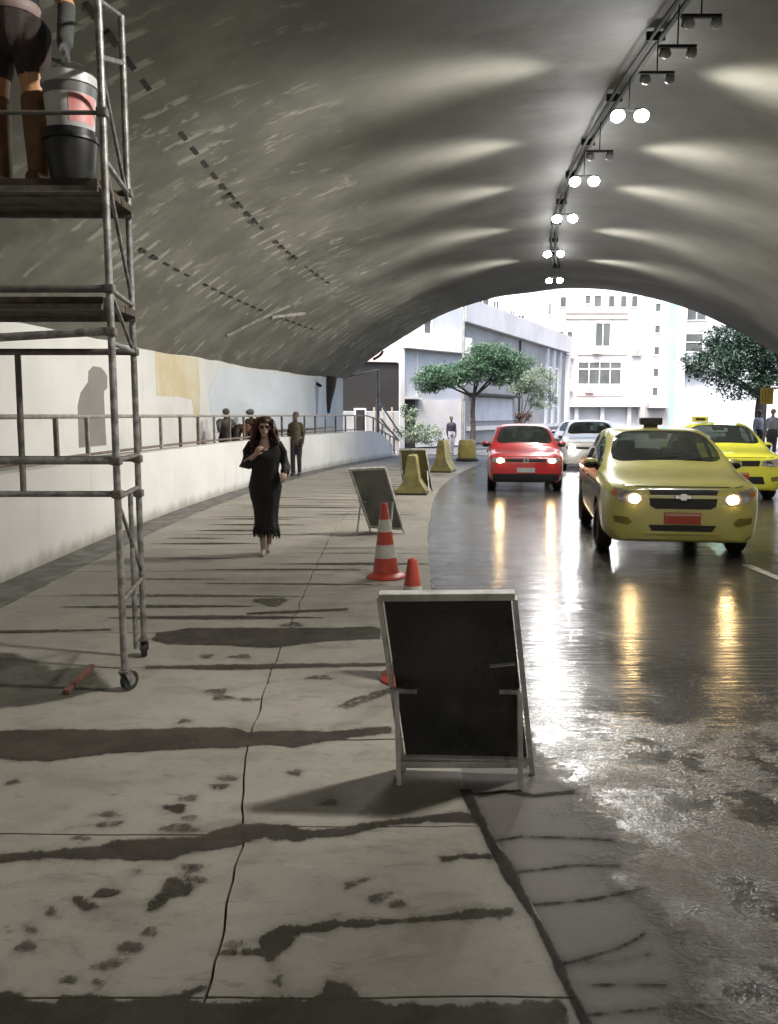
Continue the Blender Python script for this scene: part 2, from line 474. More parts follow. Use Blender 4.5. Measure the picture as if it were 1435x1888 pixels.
def patch_px(px, **k):
    return patch_world([ground(*q).xy for q in px], k.pop('z', .0032), k.pop('mat', M['wet']), **k)
patch_px([(-60, 1350), (0, 1348), (110, 1345), (220, 1347), (350, 1342), (440, 1342), (455, 1350), (545, 1347), (600, 1350), (650, 1345), (720, 1340), (722, 1352), (640, 1362), (590, 1370), (540, 1378), (490, 1372), (440, 1380), (400, 1378), (300, 1383), (190, 1390), (90, 1404), (0, 1400), (-60, 1404)])
patch_px([(-60, 1580), (0, 1577), (90, 1568), (180, 1560), (220, 1548), (370, 1543), (395, 1530), (450, 1520), (530, 1520), (560, 1530), (620, 1528), (720, 1512), (850, 1497), (880, 1505), (880, 1518), (800, 1515), (720, 1522), (640, 1540), (540, 1552), (490, 1545), (440, 1560), (360, 1570), (320, 1583), (250, 1585), (130, 1582), (0, 1590), (-60, 1596)])
patch_px([(-60, 1836), (0, 1832), (40, 1832), (60, 1848), (105, 1855), (115, 1838), (170, 1832), (220, 1845), (330, 1835), (365, 1815), (380, 1822), (350, 1846), (430, 1848), (520, 1838), (560, 1845), (592, 1830), (605, 1812), (640, 1815), (660, 1835), (720, 1850), (800, 1855), (900, 1850), (1030, 1845), (1045, 1860), (1085, 1990), (-80, 1990)])
patch_px([(400, 1752), (478, 1748), (482, 1720), (530, 1705), (560, 1708), (620, 1697), (720, 1695), (800, 1690), (860, 1680), (950, 1672), (955, 1685), (870, 1695), (740, 1702), (630, 1713), (560, 1722), (535, 1745), (500, 1775), (480, 1762), (400, 1760)])
patch_px([(290, 1167), (350, 1158), (480, 1158), (620, 1158), (690, 1155), (705, 1160), (700, 1178), (600, 1182), (500, 1195), (420, 1190), (310, 1188), (280, 1180)])
patch_px([(270, 1228), (400, 1226), (540, 1224), (718, 1223), (718, 1229), (600, 1231), (420, 1236), (330, 1233), (270, 1233)], amp=.008)
patch_px([(-80, 1195), (0, 1200), (60, 1215), (100, 1236), (170, 1228), (200, 1270), (120, 1290), (60, 1300), (0, 1308), (-80, 1312)], mat=M['grime'])
patch_px([(845, 1455), (880, 1520), (905, 1570), (930, 1620), (985, 1700), (1030, 1800), (1070, 1888), (1090, 1940), (1120, 1940), (1092, 1888), (1060, 1830), (1020, 1740), (988, 1685), (962, 1630), (948, 1595), (925, 1570), (902, 1530), (870, 1458)], z=.0046, amp=.012, mat=M['crack'])
patch_px([(810, 1580), (860, 1575), (905, 1578), (905, 1584), (850, 1584), (815, 1590)], amp=.006)
patch_px([(620, 1303), (660, 1285), (720, 1268), (720, 1278), (690, 1290), (640, 1308)], mat=M['damp'], amp=.008)
patch_px([(0, 1163), (90, 1162), (205, 1160), (205, 1163), (90, 1166), (0, 1168)], amp=.005)
patch_px([(455, 1130), (540, 1126), (640, 1122), (640, 1126), (540, 1131), (455, 1134)], amp=.006)
for (cx_, cy_, a_, b_, t_) in [(200, 1502, 26, 5, 0), (198, 1520, 30, 5, 4), (325, 1489, 22, 8, 0), (350, 1472, 18, 5, 5), (333, 1527, 36, 8, 0), (350, 1508, 16, 4, 0), (160, 1668, 24, 9, -20), (195, 1647, 26, 8, 8), (320, 1641, 32, 18, 18), (290, 1667, 22, 8, 20), (60, 1715, 13, 8, 0), (50, 1745, 20, 11, 5), (275, 1720, 18, 9, 5), (240, 1750, 24, 12, 10), (205, 1778, 32, 9, 8), (130, 1806, 18, 7, 10), (185, 1815, 14, 10, 0), (655, 1629, 24, 6, 15), (514, 1812, 12, 12, 0), (25, 1442, 14, 5, 5), (400, 1275, 20, 5, 0), (340, 1330, 13, 4, 5), (410, 1287, 18, 5, 0), (445, 1211, 20, 4, 0), (460, 1290, 20, 3, 0), (380, 1210, 12, 4, 0), (420, 1435, 20, 5, 0), (405, 1450, 20, 5, 0), (545, 1425, 14, 6, 0), (95, 1680, 12, 8, 0), (700, 1655, 26, 9, 10), (735, 1668, 18, 8, 0), (150, 1545, 16, 4, 0), (250, 1606, 14, 4, 0), (355, 1600, 22, 8, 0), (360, 1622, 22, 10, 0), (590, 1250, 26, 4, 0), (540, 1152, 20, 4, 0), (500, 1110, 30, 8, 0), (430, 1742, 22, 6, 0), (610, 1480, 18, 5, 0)]:
    pts = []
    for k in range(14):
        a = 2 * math.pi * k / 14; q = (math.cos(a) * a_, math.sin(a) * b_); t = R(-t_)
        rr = 1 + .25 * math.sin(3 * a + cx_)
        pts.append((cx_ + rr * (q[0] * math.cos(t) - q[1] * math.sin(t)), cy_ + rr * (q[0] * math.sin(t) + q[1] * math.cos(t))))
    patch_px(pts, mat=M['damp'] if (a_ * b_ < 330 or b_ > 9) and cx_ not in (160, 195, 320, 325, 290) else M['wet'], amp=.016, sc=14, step=.012, name='damp_mark')
rs = random.Random(11)
s = 6.5
while s < 30:                                        # thin damp streaks across the far slabs
    x0 = rs.uniform(-3.2, -1.2); x1 = x0 + rs.uniform(.7, 2.6); x1 = min(x1, .45); w = rs.uniform(.02, .07) * (1 + s * .035)
    top = [(x0 + (x1 - x0) * k / 6, w * math.sin(math.pi * (k + .3) / 6.6)) for k in range(7)]
    sl = rs.uniform(-.03, .03)
    pts = [on_path(s + q[1] + sl * q[0], q[0]).xy for q in top] + [on_path(s - q[1] * .6 + sl * q[0], q[0]).xy for q in top[::-1]]
    patch_world(pts, .0032, M['wet'] if rs.random() < .55 else M['damp'], amp=.03, sc=3.0, step=.06, name='damp_streak')
    s += rs.uniform(.22, .52) * (1 + s * .012)
# rivulets running off the slab edge over the road margin
for pl, w in [([(880, 1470), (930, 1462), (985, 1470), (1060, 1462)], 8), ([(905, 1555), (960, 1545), (1060, 1548), (1130, 1552)], 4), ([(940, 1612), (1000, 1606), (1060, 1598), (1160, 1600)], 4), ([(970, 1672), (1030, 1668), (1100, 1660), (1190, 1640)], 5), ([(1020, 1785), (1080, 1770), (1140, 1752), (1190, 1725)], 6), ([(1030, 1778), (1120, 1778), (1200, 1762)], 4), ([(1085, 1822), (1150, 1818), (1230, 1820)], 5), ([(1075, 1876), (1180, 1866), (1300, 1858)], 5), ([(1000, 1500), (1040, 1482), (1090, 1490), (1050, 1512), (1010, 1520), (1085, 1530)], 6)]:
    up = [(x, y - w * .5) for x, y in pl]; dn = [(x, y + w * .4) for x, y in pl[::-1]]
    pts = [ground(x, y, -.01).xy for x, y in up + dn]
    if w == 6 and len(pl) == 6: continue
    patch_world(pts, -.003, M['crack'], amp=.014, sc=7, step=.02, name='rivulet')

# ---- vault
m, nt, b = nodes_of('tunnel concrete'); T = NT(nt); uv = T.uv(); su = T.sep(uv)
U, V = su[0], su[1]
p = T.pos()
base = T.mix(T.ramp(T.noise(p, .5, 6, .6), .3, .7), (0.122, 0.12, 0.10), (0.08, 0.078, 0.065))
base = T.mix(T.math('MULTIPLY', T.ramp(T.noise(T.scale(uv, (.5, .9, 1)), .8, 7, .65), .46, .72), .6), base, (0.062, 0.059, 0.05))
base = T.mix(T.ramp(T.math('ADD', U, T.math('MULTIPLY', T.noise(p, .7, 5), 2.5)), -1.6, -3.6, 0.0, .75), base, T.mix(T.ramp(T.noise(p, 1.1, 7, .65), .36, .62), (0.235, 0.232, 0.195), (0.15, 0.148, 0.122)))
leftm = T.ramp(U, -2.6, -4.6)                         # bare plaster scars on the flank
str1 = T.noise(T.scale(uv, (1.0, 3.0, 1)), 1.0, 8, .62)
str2 = T.noise(T.scale(uv, (.7, .7, 1)), .9, 3, .5)
scar = T.math('MULTIPLY', T.ramp(str1, .575, .64), T.ramp(str2, .46, .60))
d1 = T.math('ABSOLUTE', T.math('ADD', U, 5.27)); d2 = T.math('ABSOLUTE', T.math('ADD', U, 6.88))
fr = T.math('ABSOLUTE', T.math('SUBTRACT', T.math('FRACT', T.math('DIVIDE', V, .5)), .5))
tick = T.math('MULTIPLY', T.ramp(fr, .15, .09), T.ramp(T.math('MINIMUM', d1, d2), .34, .24))
tick = T.math('MULTIPLY', tick, T.ramp(T.noise(T.scale(uv, (1.6, 1.6, 1)), 2.2, 3), .44, .52))
blot = T.math('MULTIPLY', T.ramp(T.noise(T.scale(uv, (1.0, 1.7, 1)), 1.5, 9, .68), .57, .63), T.ramp(T.noise(uv, .55, 2), .42, .58))
sc_all = T.math('MAXIMUM', T.math('MULTIPLY', T.math('MAXIMUM', scar, blot), leftm), tick)
base = T.mix(T.math('MULTIPLY', sc_all, .75), base, (0.40, 0.39, 0.33))
T.put(b.inputs['Base Color'], base)
b.inputs['Roughness'].default_value = .62
b.inputs['Specular IOR Level'].default_value = .35
T.put(b.inputs['Normal'], T.bump(T.math('ADD', T.math('MULTIPLY', T.noise(T.scale(uv, (.7, 1.0, 1)), 1.3, 5, .5), .8), T.math('MULTIPLY', T.noise(p, 14, 6, .6), .10)), .34, .06))
M['vault'] = m
NU = 48; SL = srange(-32, S_END, .3)
a_max = math.asin(8.0 / VR)
vs = []; fs = []; uvs = []
for s in SL:
    for k in range(NU + 1):
        a = -a_max + 2 * a_max * k / NU
        rad = VR + .06 * mnoise.noise(Vector((s * .5, a * 5, 2.0))) + .03 * mnoise.noise(Vector((s * 1.3, a * 9, 7.0)))
        u = rad * math.sin(a)
        vs.append(path(s, RC - u, VAP - VR + rad * math.cos(a))); uvs.append((a * VR, s))
n = NU + 1
for i in range(len(SL) - 1):
    for k in range(NU):
        q = i * n + k; fs.append((q, q + n, q + n + 1, q + 1))
nb = len(vs)                                          # outer shell and portal ring, 0.7 m thick
for s in SL:
    for k in range(NU + 1):
        a = -a_max + 2 * a_max * k / NU
        vs.append(path(s, RC - (VR + .7) * math.sin(a), VAP - VR + (VR + .7) * math.cos(a))); uvs.append((a * VR, s))
for i in range(len(SL) - 1):
    for k in range(NU):
        q = nb + i * n + k; fs.append((q, q + 1, q + n + 1, q + n))
e0 = (len(SL) - 1) * n
for k in range(NU): fs.append((e0 + k, nb + e0 + k, nb + e0 + k + 1, e0 + k + 1))
me = bpy.data.meshes.new('tunnel_ceiling'); me.from_pydata(vs, [], fs)
ul = me.uv_layers.new(name='UVMap')
for lp in me.loops: ul.data[lp.index].uv = uvs[lp.vertex_index]
me.update()
ceiling = struct(link_mesh('tunnel_ceiling', me, M['vault'], None, True)); shade_auto(me, 50)
# rows of dark anchor slots in the flank
M['slot'] = pm('dark anchor slot', (0.022, 0.02, 0.018), (0.035, 0.03, 0.026), 30, .8)
for u_row, s_a, s_b, st, ln in ((-5.27, 4.5, 22, .5, .26), (-6.88, 12.5, 23.5, .5, .24)):
    s = s_a; k = 0
    while s < s_b:
        uu = u_row + (u_row / abs(u_row)) * 0.0
        a = uu / VR
        P0 = path(s, RC - VR * math.sin(a), VAP - VR + VR * math.cos(a)); P1 = path(s + ln, RC - VR * math.sin(a), VAP - VR + VR * math.cos(a))
        nrm = (path(s, RC - (VR + 1) * math.sin(a), VAP - VR + (VR + 1) * math.cos(a)) - P0).normalized()
        if rnd.random() < .93:
            MB().beam(P0 + nrm * .005, P1 + nrm * .005, .045 + .02 * rnd.random(), .03 + .05 * .0, up=nrm).build('anchor_slot', M['slot'], ceiling)
        s += st
# a pipe rib low on the flank and brackets
def on_vault(u, s, inset=.05):
    a = u / VR; rad = VR - inset
    return path(s, RC - rad * math.sin(a), VAP - VR + rad * math.cos(a))
M['pale_rib'] = pm('pale plaster rib', (0.34, 0.33, 0.29), (0.22, 0.21, 0.18), 6, .8, bump=.4)
mb = MB(); mb.poly_tube([on_vault(-7.9 + 1.5 * k / 8, 19.0 + 1.1 * k / 8, .02) for k in range(9)], .04, 8)
mb.build('plaster_rib', M['pale_rib'], ceiling, True)
mb = MB(); mb.poly_tube([on_vault(-6.95 + .5 * k / 5, 20.0 + 1.4 * k / 5, .02) for k in range(6)], .05, 8)
mb.build('plaster_rib', M['pale_rib'], ceiling, True)

# ---- walls of the tunnel
m, nt, b = nodes_of('whitewashed wall'); T = NT(nt); p = T.pos(); sp = T.sep(p)
c = T.mix(T.ramp(T.noise(p, .8, 5), .3, .7), (0.74, 0.73, 0.70), (0.66, 0.65, 0.615))
drip = T.noise(T.scale(p, (1.2, 1.2, .22)), 2.6, 6, .65)
c = T.mix(T.math('MULTIPLY', T.ramp(drip, .55, .72), .5), c, (0.52, 0.505, 0.46))
low = T.ramp(T.math('ADD', sp[2], T.math('MULTIPLY', T.noise(T.scale(p, (1, 1, .6)), 3.4, 6, .65), .32)), .36, .14)
c = T.mix(T.math('MULTIPLY', low, .75), c, (0.25, 0.24, 0.19))
T.put(b.inputs['Base Color'], c); b.inputs['Roughness'].default_value = .55
T.put(b.inputs['Normal'], T.bump(T.noise(p, 16, 6), .25, .01))
M['white_wall'] = m
def wall_strip(name, s0, s1, r0, r1, z0, z1, mat, step=.6, kind=True, topf=None, parent=None):
    mb = MB(); rings = []
    for s in srange(s0, s1, step):
        zt = topf(s) if topf else z1
        rings.append([path(s, r0, z0), path(s, r0, zt), path(s, r1, zt), path(s, r1, z0)])
    mb.loft(rings); o = mb.build(name, mat, parent)
    return o
up_wall = tag(wall_strip('upper_wall', -32, 29.6, 68.5, 68.9, .0, 3.14, M['white_wall']), 'tall white upper wall behind the raised walkway railing', 'wall')
def par_top(s): return 1.06 if s < 28.6 else max(.12, 1.06 - .62 * ((s - 28.6) / 2.4) ** 2.0)
par = tag(wall_strip('parapet_wall', -32, 31.0, 67.0, 67.25, -.03, 1.06, M['white_wall'], .4, topf=par_top), 'low white parapet wall beside the sidewalk, curving to the portal', 'wall')
walk = wall_strip('walkway', -32, 31.0, 67.25, 68.5, -.03, .93, M['kerb'], topf=lambda s: min(.93, par_top(s) - .1)); struct(walk)
tag(wall_strip('right_wall', -32, S_END, 52.5, 52.1, -.05, 3.14, M['white_wall']), 'white side wall at the right edge of the tunnel', 'wall')
# ochre and bluish paint patches and a grey silhouette on the upper wall, slightly proud
def wall_patch(name, s0, s1, z0, z1, mat, outline=None, t=.006):
    mb = MB(); ol = outline or [(0, 0), (1, 0), (1, 1), (0, 1)]
    f = [path(s0 + (s1 - s0) * a, 68.5 - t, z0 + (z1 - z0) * b_) for a, b_ in ol]; k = [path(s0 + (s1 - s0) * a, 68.502, z0 + (z1 - z0) * b_) for a, b_ in ol]
    n_ = len(ol)
    mb.add(f + k, [tuple(range(n_))] + [(i, (i + 1) % n_, n_ + (i + 1) % n_, n_ + i) for i in range(n_)])
    return mb.build(name, mat, up_wall)
wall_patch('ochre_paint_patch', 16.6, 18.9, 2.05, 3.0, pm('faded ochre paint', (0.60, 0.50, 0.30), (0.66, 0.60, 0.46), 1.4, .6), [(0, 0), (.5, .02), (.8, -.04), (.84, -.5), (.97, -.48), (1, .3), (.97, 1), (0, 1)])
wall_patch('grey_figure', 13.35, 14.35, 1.1, 2.5, pm('flat grey coat', (0.22, 0.21, 0.19), (0.25, 0.24, 0.22), 2, .7), [(0, 0), (1, 0), (.98, .62), (1.0, .7), (1.12, .74), (1.14, .9), (1.05, .95), (.9, 1), (.62, 1), (.45, .93), (.42, .8), (.14, .66), (.02, .5)])  # flat grey person-shaped patch laid on the wall
wall_patch('bluish_paint_patch', 19.6, 29.0, 1.2, 2.9, pm('cool white paint', (0.66, 0.70, 0.74), (0.60, 0.64, 0.68), .7, .6), [(0, 0), (1, 0), (1, 1), (.05, 1), (-.02, .6)], t=.005)

# ---- railing on the parapet
rail = empty('railing', path(5, 67.12, 1.06), 0, 'grey metal railing with brownish posts on the white parapet', 'railing')
def rail_obj(mb, name, mat):
    o = mb.build(name, mat, rail, True); o.matrix_parent_inverse = rail.matrix_world.inverted(); return o
bpy.context.view_layer.update()
def rz_(s): return 0 if s < 28.2 else -(.55 * ((s - 28.2) / 2.6) ** 2)
mb = MB(); mb.poly_tube([path(s, 67.12, 1.63 + rz_(s)) for s in srange(-6, 31, .6)], .026, 8); rail_obj(mb, 'top_rail', M['rail'])
mb = MB(); mb.poly_tube([path(s, 67.12, 1.13 + rz_(s)) for s in srange(-6, 28.4, .6)], .02, 8); rail_obj(mb, 'bottom_rail', M['rail_brown'])
s = 2.3; k = 0
while s < 30.8:
    mb = MB(); mb.box(path(s, 67.12, 1.35 + rz_(s)), (.045, .06, .55), rz=-heading(s)); rail_obj(mb, 'post', M['rail_brown'] if k % 3 else M['rail']); s += .93; k += 1

# ---- ceiling lamps, hung under a cable tray
tray_u = .45
tray = empty('cable_conduit', path(0, RC - tray_u, 6.0), 0, 'thin dark conduit running along the crown of the tunnel', 'conduit')
bpy.context.view_layer.update()
def tray_obj(mb, name, mat, sm=False):
    o = mb.build(name, mat, tray, sm); o.matrix_parent_inverse = tray.matrix_world.inverted(); return o
M['tray'] = pm('dark tray steel', (0.02, 0.02, 0.019), (0.012, 0.012, 0.011), 6, .8, .0)
for du, r_ in ((-.06, .022), (.05, .03)):
    mb = MB(); mb.poly_tube([path(s, RC - tray_u - du, 5.99) for s in srange(-20, 25.2, .5)], r_, 8); tray_obj(mb, 'pipe', M['tray'], True)
for s in srange(-18, 25, 1.9):
    mb = MB(); mb.box(path(s, RC - tray_u, 6.02), (.22, .03, .10)); tray_obj(mb, 'clamp', M['tray'])
M['lamp_body'] = pm('lamp housing', (0.10, 0.10, 0.10), (0.05, 0.05, 0.05), 8, .5, .5)
M['lamp_lens'] = emit('lit lamp lens', (1.0, 0.98, 0.97), 42.0)
M['lamp_off'] = pm('unlit lamp lens', (0.45, 0.45, 0.44), (0.35, 0.35, 0.34), 12, .2)
ordn = ['nearest', 'second', 'third', 'fourth', 'fifth']
def flood(s, lit, label, group, away=False):
    base = path(s, RC - tray_u, 5.64)
    root = empty('ceiling_floodlight', base, -heading(s), label, 'ceiling light', group)
    mb = MB(); mb.beam((-.2, 0, -.06), (.2, 0, -.06), .04, .03); mb.tube((0, 0, -.06), (0, 0, .36), .008, n=6); mb.build('bracket', M['tray'], root)
    ks = 1.0 if lit else .62
    for sx in (-.2, .2):
        tilt = Matrix.Rotation(R(-48 if not away else 38), 3, 'X') @ Matrix.Rotation(R(10 if sx > 0 else -10), 3, 'Y')
        c_ = Vector((sx * (.8 if lit else .72), -.02, -.13))
        mb = MB(); mb.box(c_, (.16 * ks, .13 * ks, .06), M=tilt)
        h = mb.build('lamp_head', M['lamp_body'], root, bevel=.01)
        mb = MB(); rings = []
        for q_ in range(6):                              # bulging glass
            an = q_ * math.pi / 2 / 5.4; rings.append([c_ + tilt @ Vector((.092 * ks * math.cos(an) * math.cos(2 * math.pi * k_ / 20), .08 * ks * math.cos(an) * math.sin(2 * math.pi * k_ / 20), -.030 - .075 * math.sin(an))) for k_ in range(20)])
        mb.loft(rings); ln = mb.build('lens', M['lamp_lens'] if lit else M['lamp_off'], h, True)
        if lit:
            sg = 1 if sx > 0 else -1                      # the flood beam leaves sideways, a little spills all round
            ld = bpy.data.lights.new('lamp', 'SPOT'); ld.energy = LAMP_W; ld.shadow_soft_size = .16; ld.color = (1.0, .965, .90)
            ld.spot_size = R(134); ld.spot_blend = 1.0
            lo = bpy.data.objects.new('lamp', ld); COL.objects.link(lo); lo.parent = root
            lo.location = c_ + Vector((sg * .20, -.02, -.06)); lo.scale = (.36, 1, 1)
            lo.rotation_euler = Vector((sg * .93, 0, -.36)).to_track_quat('-Z', 'Y').to_euler()
            if sg > 0:
                ld = bpy.data.lights.new('lamp_spill', 'SPOT'); ld.spot_size = R(150); ld.spot_blend = .6; ld.energy = LAMP_W * .3; ld.shadow_soft_size = .08; ld.color = (1.0, .965, .90)
                lo = bpy.data.objects.new('lamp_spill', ld); COL.objects.link(lo); lo.parent = root; lo.location = (0, -.02, -.30)
    return root
LIT = [11.1, 14.1, 16.7, 20.3, 24.3]
for i, s in enumerate(LIT):
    flood(s, True, 'lit pair of white ceiling floodlights, ' + ordn[i] + ' lit pair from the camera', 'lit tunnel floodlights')
for s, w_ in ((4.2, 'just above the top of the picture'), (-5.8, 'behind the camera'), (-11, 'far behind the camera')): flood(s, True, 'lit pair of ceiling floodlights ' + w_, 'overhead tunnel floodlights')
for i, (s, l) in enumerate(((8.6, 'dark unlit pair of ceiling floodlights nearest to the camera'), (9.27, 'dark unlit ceiling floodlights second from the camera'), (9.95, 'dark unlit ceiling floodlights just in front of the first lit pair'), (12.8, 'dark unlit ceiling floodlights between the first two lit pairs'))):
    flood(s, False, l, 'unlit tunnel floodlights')
# ================================================================== OUTSIDE THE PORTAL
M['bld_white'] = pm('white render', (0.62, 0.61, 0.61), (0.52, 0.515, 0.52), .35, .7, bump=.1)
M['bld_cream'] = pm('warm cream render', (0.50, 0.40, 0.37), (0.44, 0.35, 0.33), .8, .7)
M['bld_grey'] = pm('grey concrete wall', (0.27, 0.275, 0.28), (0.21, 0.215, 0.22), .45, .75, bump=.2)
M['bld_pale'] = pm('pale bluish wall', (0.42, 0.45, 0.50), (0.36, 0.39, 0.43), .5, .7)
M['bld_dark'] = pm('dark brown cladding', (0.013, 0.011, 0.010), (0.008, 0.007, 0.007), .8, .6)
M['win_frame'] = pm('white window frame', (0.75, 0.75, 0.74), (0.68, 0.68, 0.67), 3, .5)
M['pane'] = pm('far window glass', (0.055, 0.065, 0.07), (0.09, 0.10, 0.105), .6, .08)
M['cyan'] = pm('turquoise painted strip', (0.20, 0.50, 0.48), (0.24, 0.52, 0.51), .6, .6)
M['ac'] = pm('off white appliance casing', (0.62, 0.62, 0.60), (0.5, 0.5, 0.49), 4, .5)
M['shutter'] = pm('pale metal shutter', (0.44, 0.45, 0.49), (0.37, 0.38, 0.42), 1.2, .5)

def facade_axes(a, b_):                                # a, b: left and right ground points seen from the front
    d = Vector((b_[0] - a[0], b_[1] - a[1], 0)); L = d.length; d.normalize()
    return Vector((a[0], a[1], 0)), d, Vector((d.y, -d.x, 0)), L     # origin, along, outward (towards viewer), length
class Facade:
    def __init__(self, root, a, b_): self.root = root; self.o, self.d, self.n, self.L = facade_axes(a, b_)
    def pt(self, u, z, out=0.0): return self.o + self.d * u + self.n * out + Vector((0, 0, z)) - self.root.location
    def slab(self, name, u0, u1, z0, z1, o0, o1, mat, parent=None):
        mb = MB(); M3 = Matrix((self.d, -self.n, Vector((0, 0, 1)))).transposed()
        c = (self.pt(u0, z0, o0) + self.pt(u1, z1, o1)) / 2
        mb.box(c, (abs(u1 - u0), abs(o1 - o0), abs(z1 - z0)), M=M3)
        return mb.build(name, mat, parent or self.root)
    def window(self, u0, u1, z0, z1, cols=2, rows=1, fr=.10, transom=None):
        w = self.slab('window', u0, u1, z0, z1, -.02, .03, M['pane'])
        f = MB(); M3 = Matrix((self.d, -self.n, Vector((0, 0, 1)))).transposed()
        def bar(a0, a1, b0, b1):
            c = (self.pt(a0, b0, .0) + self.pt(a1, b1, .09)) / 2
            f.box(c, (abs(a1 - a0), .09, abs(b1 - b0)), M=M3)
        bar(u0 - fr, u1 + fr, z1, z1 + fr); bar(u0 - fr * 1.4, u1 + fr * 1.4, z0 - fr, z0); bar(u0 - fr, u0, z0, z1); bar(u1, u1 + fr, z0, z1)
        for k in range(1, cols):
            x = u0 + (u1 - u0) * k / cols; bar(x - fr * .35, x + fr * .35, z0, z1)
        if transom: bar(u0, u1, transom - fr * .35, transom + fr * .35)
        f.build('window_frame', M['win_frame'], w)
        return w

# ---- white apartment block facing the tunnel
A = at(985, 700, 80); B_ = at(1192, 700, 80)
ab = empty('apartment_building', (A.x, A.y, 0), 0, 'bright white apartment block facing the tunnel mouth, with pinkish bands', 'building')
F = Facade(ab, A.xy, B_.xy)
def uu(px): return at(px, 700, 80).x - A.x
def zz(py): return at(1100, py, 80).z
F.slab('wall', 0, F.L, 2.6, 26, -14, 0, M['bld_white'])
F.slab('ground_floor', .0, F.L, 0, 2.6, -14, -.6, M['bld_pale'])
for (x0, x1, y0, y1, c_) in ((1096, 1122, 596, 638, 2), (1066, 1144, 682, 708, 4), (1075, 1084, 545, 560, 1), (1092, 1104, 545, 566, 1), (1030, 1040, 548, 566, 1), (1002, 1012, 560, 580, 1)):
    F.window(uu(x0), uu(x1), zz(y1), zz(y0), c_)
F.window(uu(1066), uu(1144), zz(679), zz(668), 4)
for x in (1010, 1028, 1044): F.window(uu(x), uu(x + 9), zz(640), zz(612), 1)
for x in (1006, 1026, 1044): F.window(uu(x), uu(x + 9), zz(700), zz(676), 1)
for x in (1118, 1140, 1160): F.window(uu(x), uu(x + 10), zz(566), zz(546), 1)
F.slab('balcony', uu(1000), uu(1056), zz(662), zz(646), .0, 1.0, M['bld_cream']); F.slab('balcony', uu(1000), uu(1056), zz(722), zz(706), .0, 1.0, M['bld_cream'])
for (x0, x1, y0, y1) in ((1064, 1150, 712, 730), (1064, 1155, 642, 654), (1040, 1155, 574, 578), (1040, 1155, 585, 588)):
    F.slab('band', uu(x0), uu(x1), zz(y1), zz(y0), -.02, .16, M['bld_cream'])
F.slab('cornice', uu(1050), F.L + .3, zz(750), zz(744), -.02, .5, M['bld_white'])
F.slab('pilaster', uu(1166), uu(1184), zz(744), zz(640), -.02, .25, M['bld_pale'])
for (x, y) in ((1098, 647), (1086, 718), (1030, 690), (1170, 650)):
    a_ = F.slab('air_conditioner', uu(x - 7), uu(x + 7), zz(y + 6), zz(y - 6), .0, .6, M['ac'])
    mb = MB(); c_ = F.pt(uu(x), zz(y), .6); mb.lathe([(.02, 0), (.26, 0), (.26, .02), (.02, .02)], 12, c=c_ + Vector((0, -.02, 0)), axis='Y'); mb.build('fan_grille', M['bld_grey'], a_)
for x in (1062, 1110, 1160): F.slab('column', uu(x), uu(x + 7), 0, 2.6, -.6, -.1, M['bld_white'])
# ---- plain white wing with the turquoise strip
A = at(1192, 700, 78); B_ = at(1262, 700, 78)
wg = empty('apartment_building', (A.x, A.y, 0), 0, 'plain white building wing with a vertical turquoise strip', 'building')
F = Facade(wg, A.xy, B_.xy)
def uu(px): return at(px, 700, 78).x - A.x
def zz(py): return at(1200, py, 78).z
F.slab('wall', 0, F.L, 0, 26, -12, 0, M['bld_white'])
F.slab('painted_strip', uu(1229), uu(1245), .5, 26, -.02, .06, M['cyan'])
F.slab('shop_front', uu(1192), uu(1236), .0, zz(748), -.02, .12, M['bld_grey'])
F.slab('awning', uu(1194), uu(1228), zz(752), zz(744), -.02, .9, M['bld_cream'])
for y in (560, 600, 640, 680, 715): F.window(uu(1204), uu(1213), zz(y + 14), zz(y), 1)
# ---- greyish block behind the right tree
A = at(1256, 700, 79.5); B_ = at(1460, 700, 79.5)
gb = empty('apartment_building', (A.x, A.y, 0), 0, 'grey block with dark windows behind the dark tree', 'building')
F = Facade(gb, A.xy, B_.xy)
def uu(px): return at(px, 700, 79.5).x - A.x
def zz(py): return at(1300, py, 79.5).z
F.slab('wall', 0, F.L, 0, 15, -12, 0, M['bld_pale'])
F.window(uu(1259), uu(1292), zz(648), zz(616), 1, transom=zz(631))
F.window(uu(1262), uu(1296), zz(590), zz(566), 2)
F.slab('balcony', uu(1254), uu(1300), zz(684), zz(668), .0, .9, M['bld_grey'])
# ---- grey concrete ramp building receding from the left
A = at(858, 700, 46); B_ = at(1044, 700, 68)
rb = empty('ramp_building', (A.x, A.y, 0), 0, 'grey concrete building under a sloping white parapet, left of centre', 'building')
F = Facade(rb, A.xy, B_.xy)
F.slab('wall', 0, F.L, 0, 6.7, -6, 0, M['bld_grey'])
F.slab('parapet', -1.0, F.L + .2, 6.7, 8.0, -6.4, .35, M['bld_white'])
F.slab('eave', .5, 9.5, 2.75, 2.9, -.02, .5, M['bld_dark'])
F.slab('shutter', .8, 9.0, 1.3, 2.7, -.02, .06, M['shutter'])
F.slab('base_band', .2, F.L, .75, 1.0, -.02, .14, M['bld_white'])
for u in (17.5, 19.5, 21.5): F.slab('pilaster', u, u + .5, 1, 6.6, -.02, .18, M['bld_pale'])
F.slab('corner_post', F.L - .4, F.L + .3, 0, 6.6, -.5, .3, M['bld_white'])
F.window(18.3, 19.2, 3.2, 5.2, 1); F.window(20.3, 21.2, 3.2, 5.2, 1)
F.slab('pipe', 10.5, 10.62, 0, 6.6, .0, .12, M['bld_dark'])
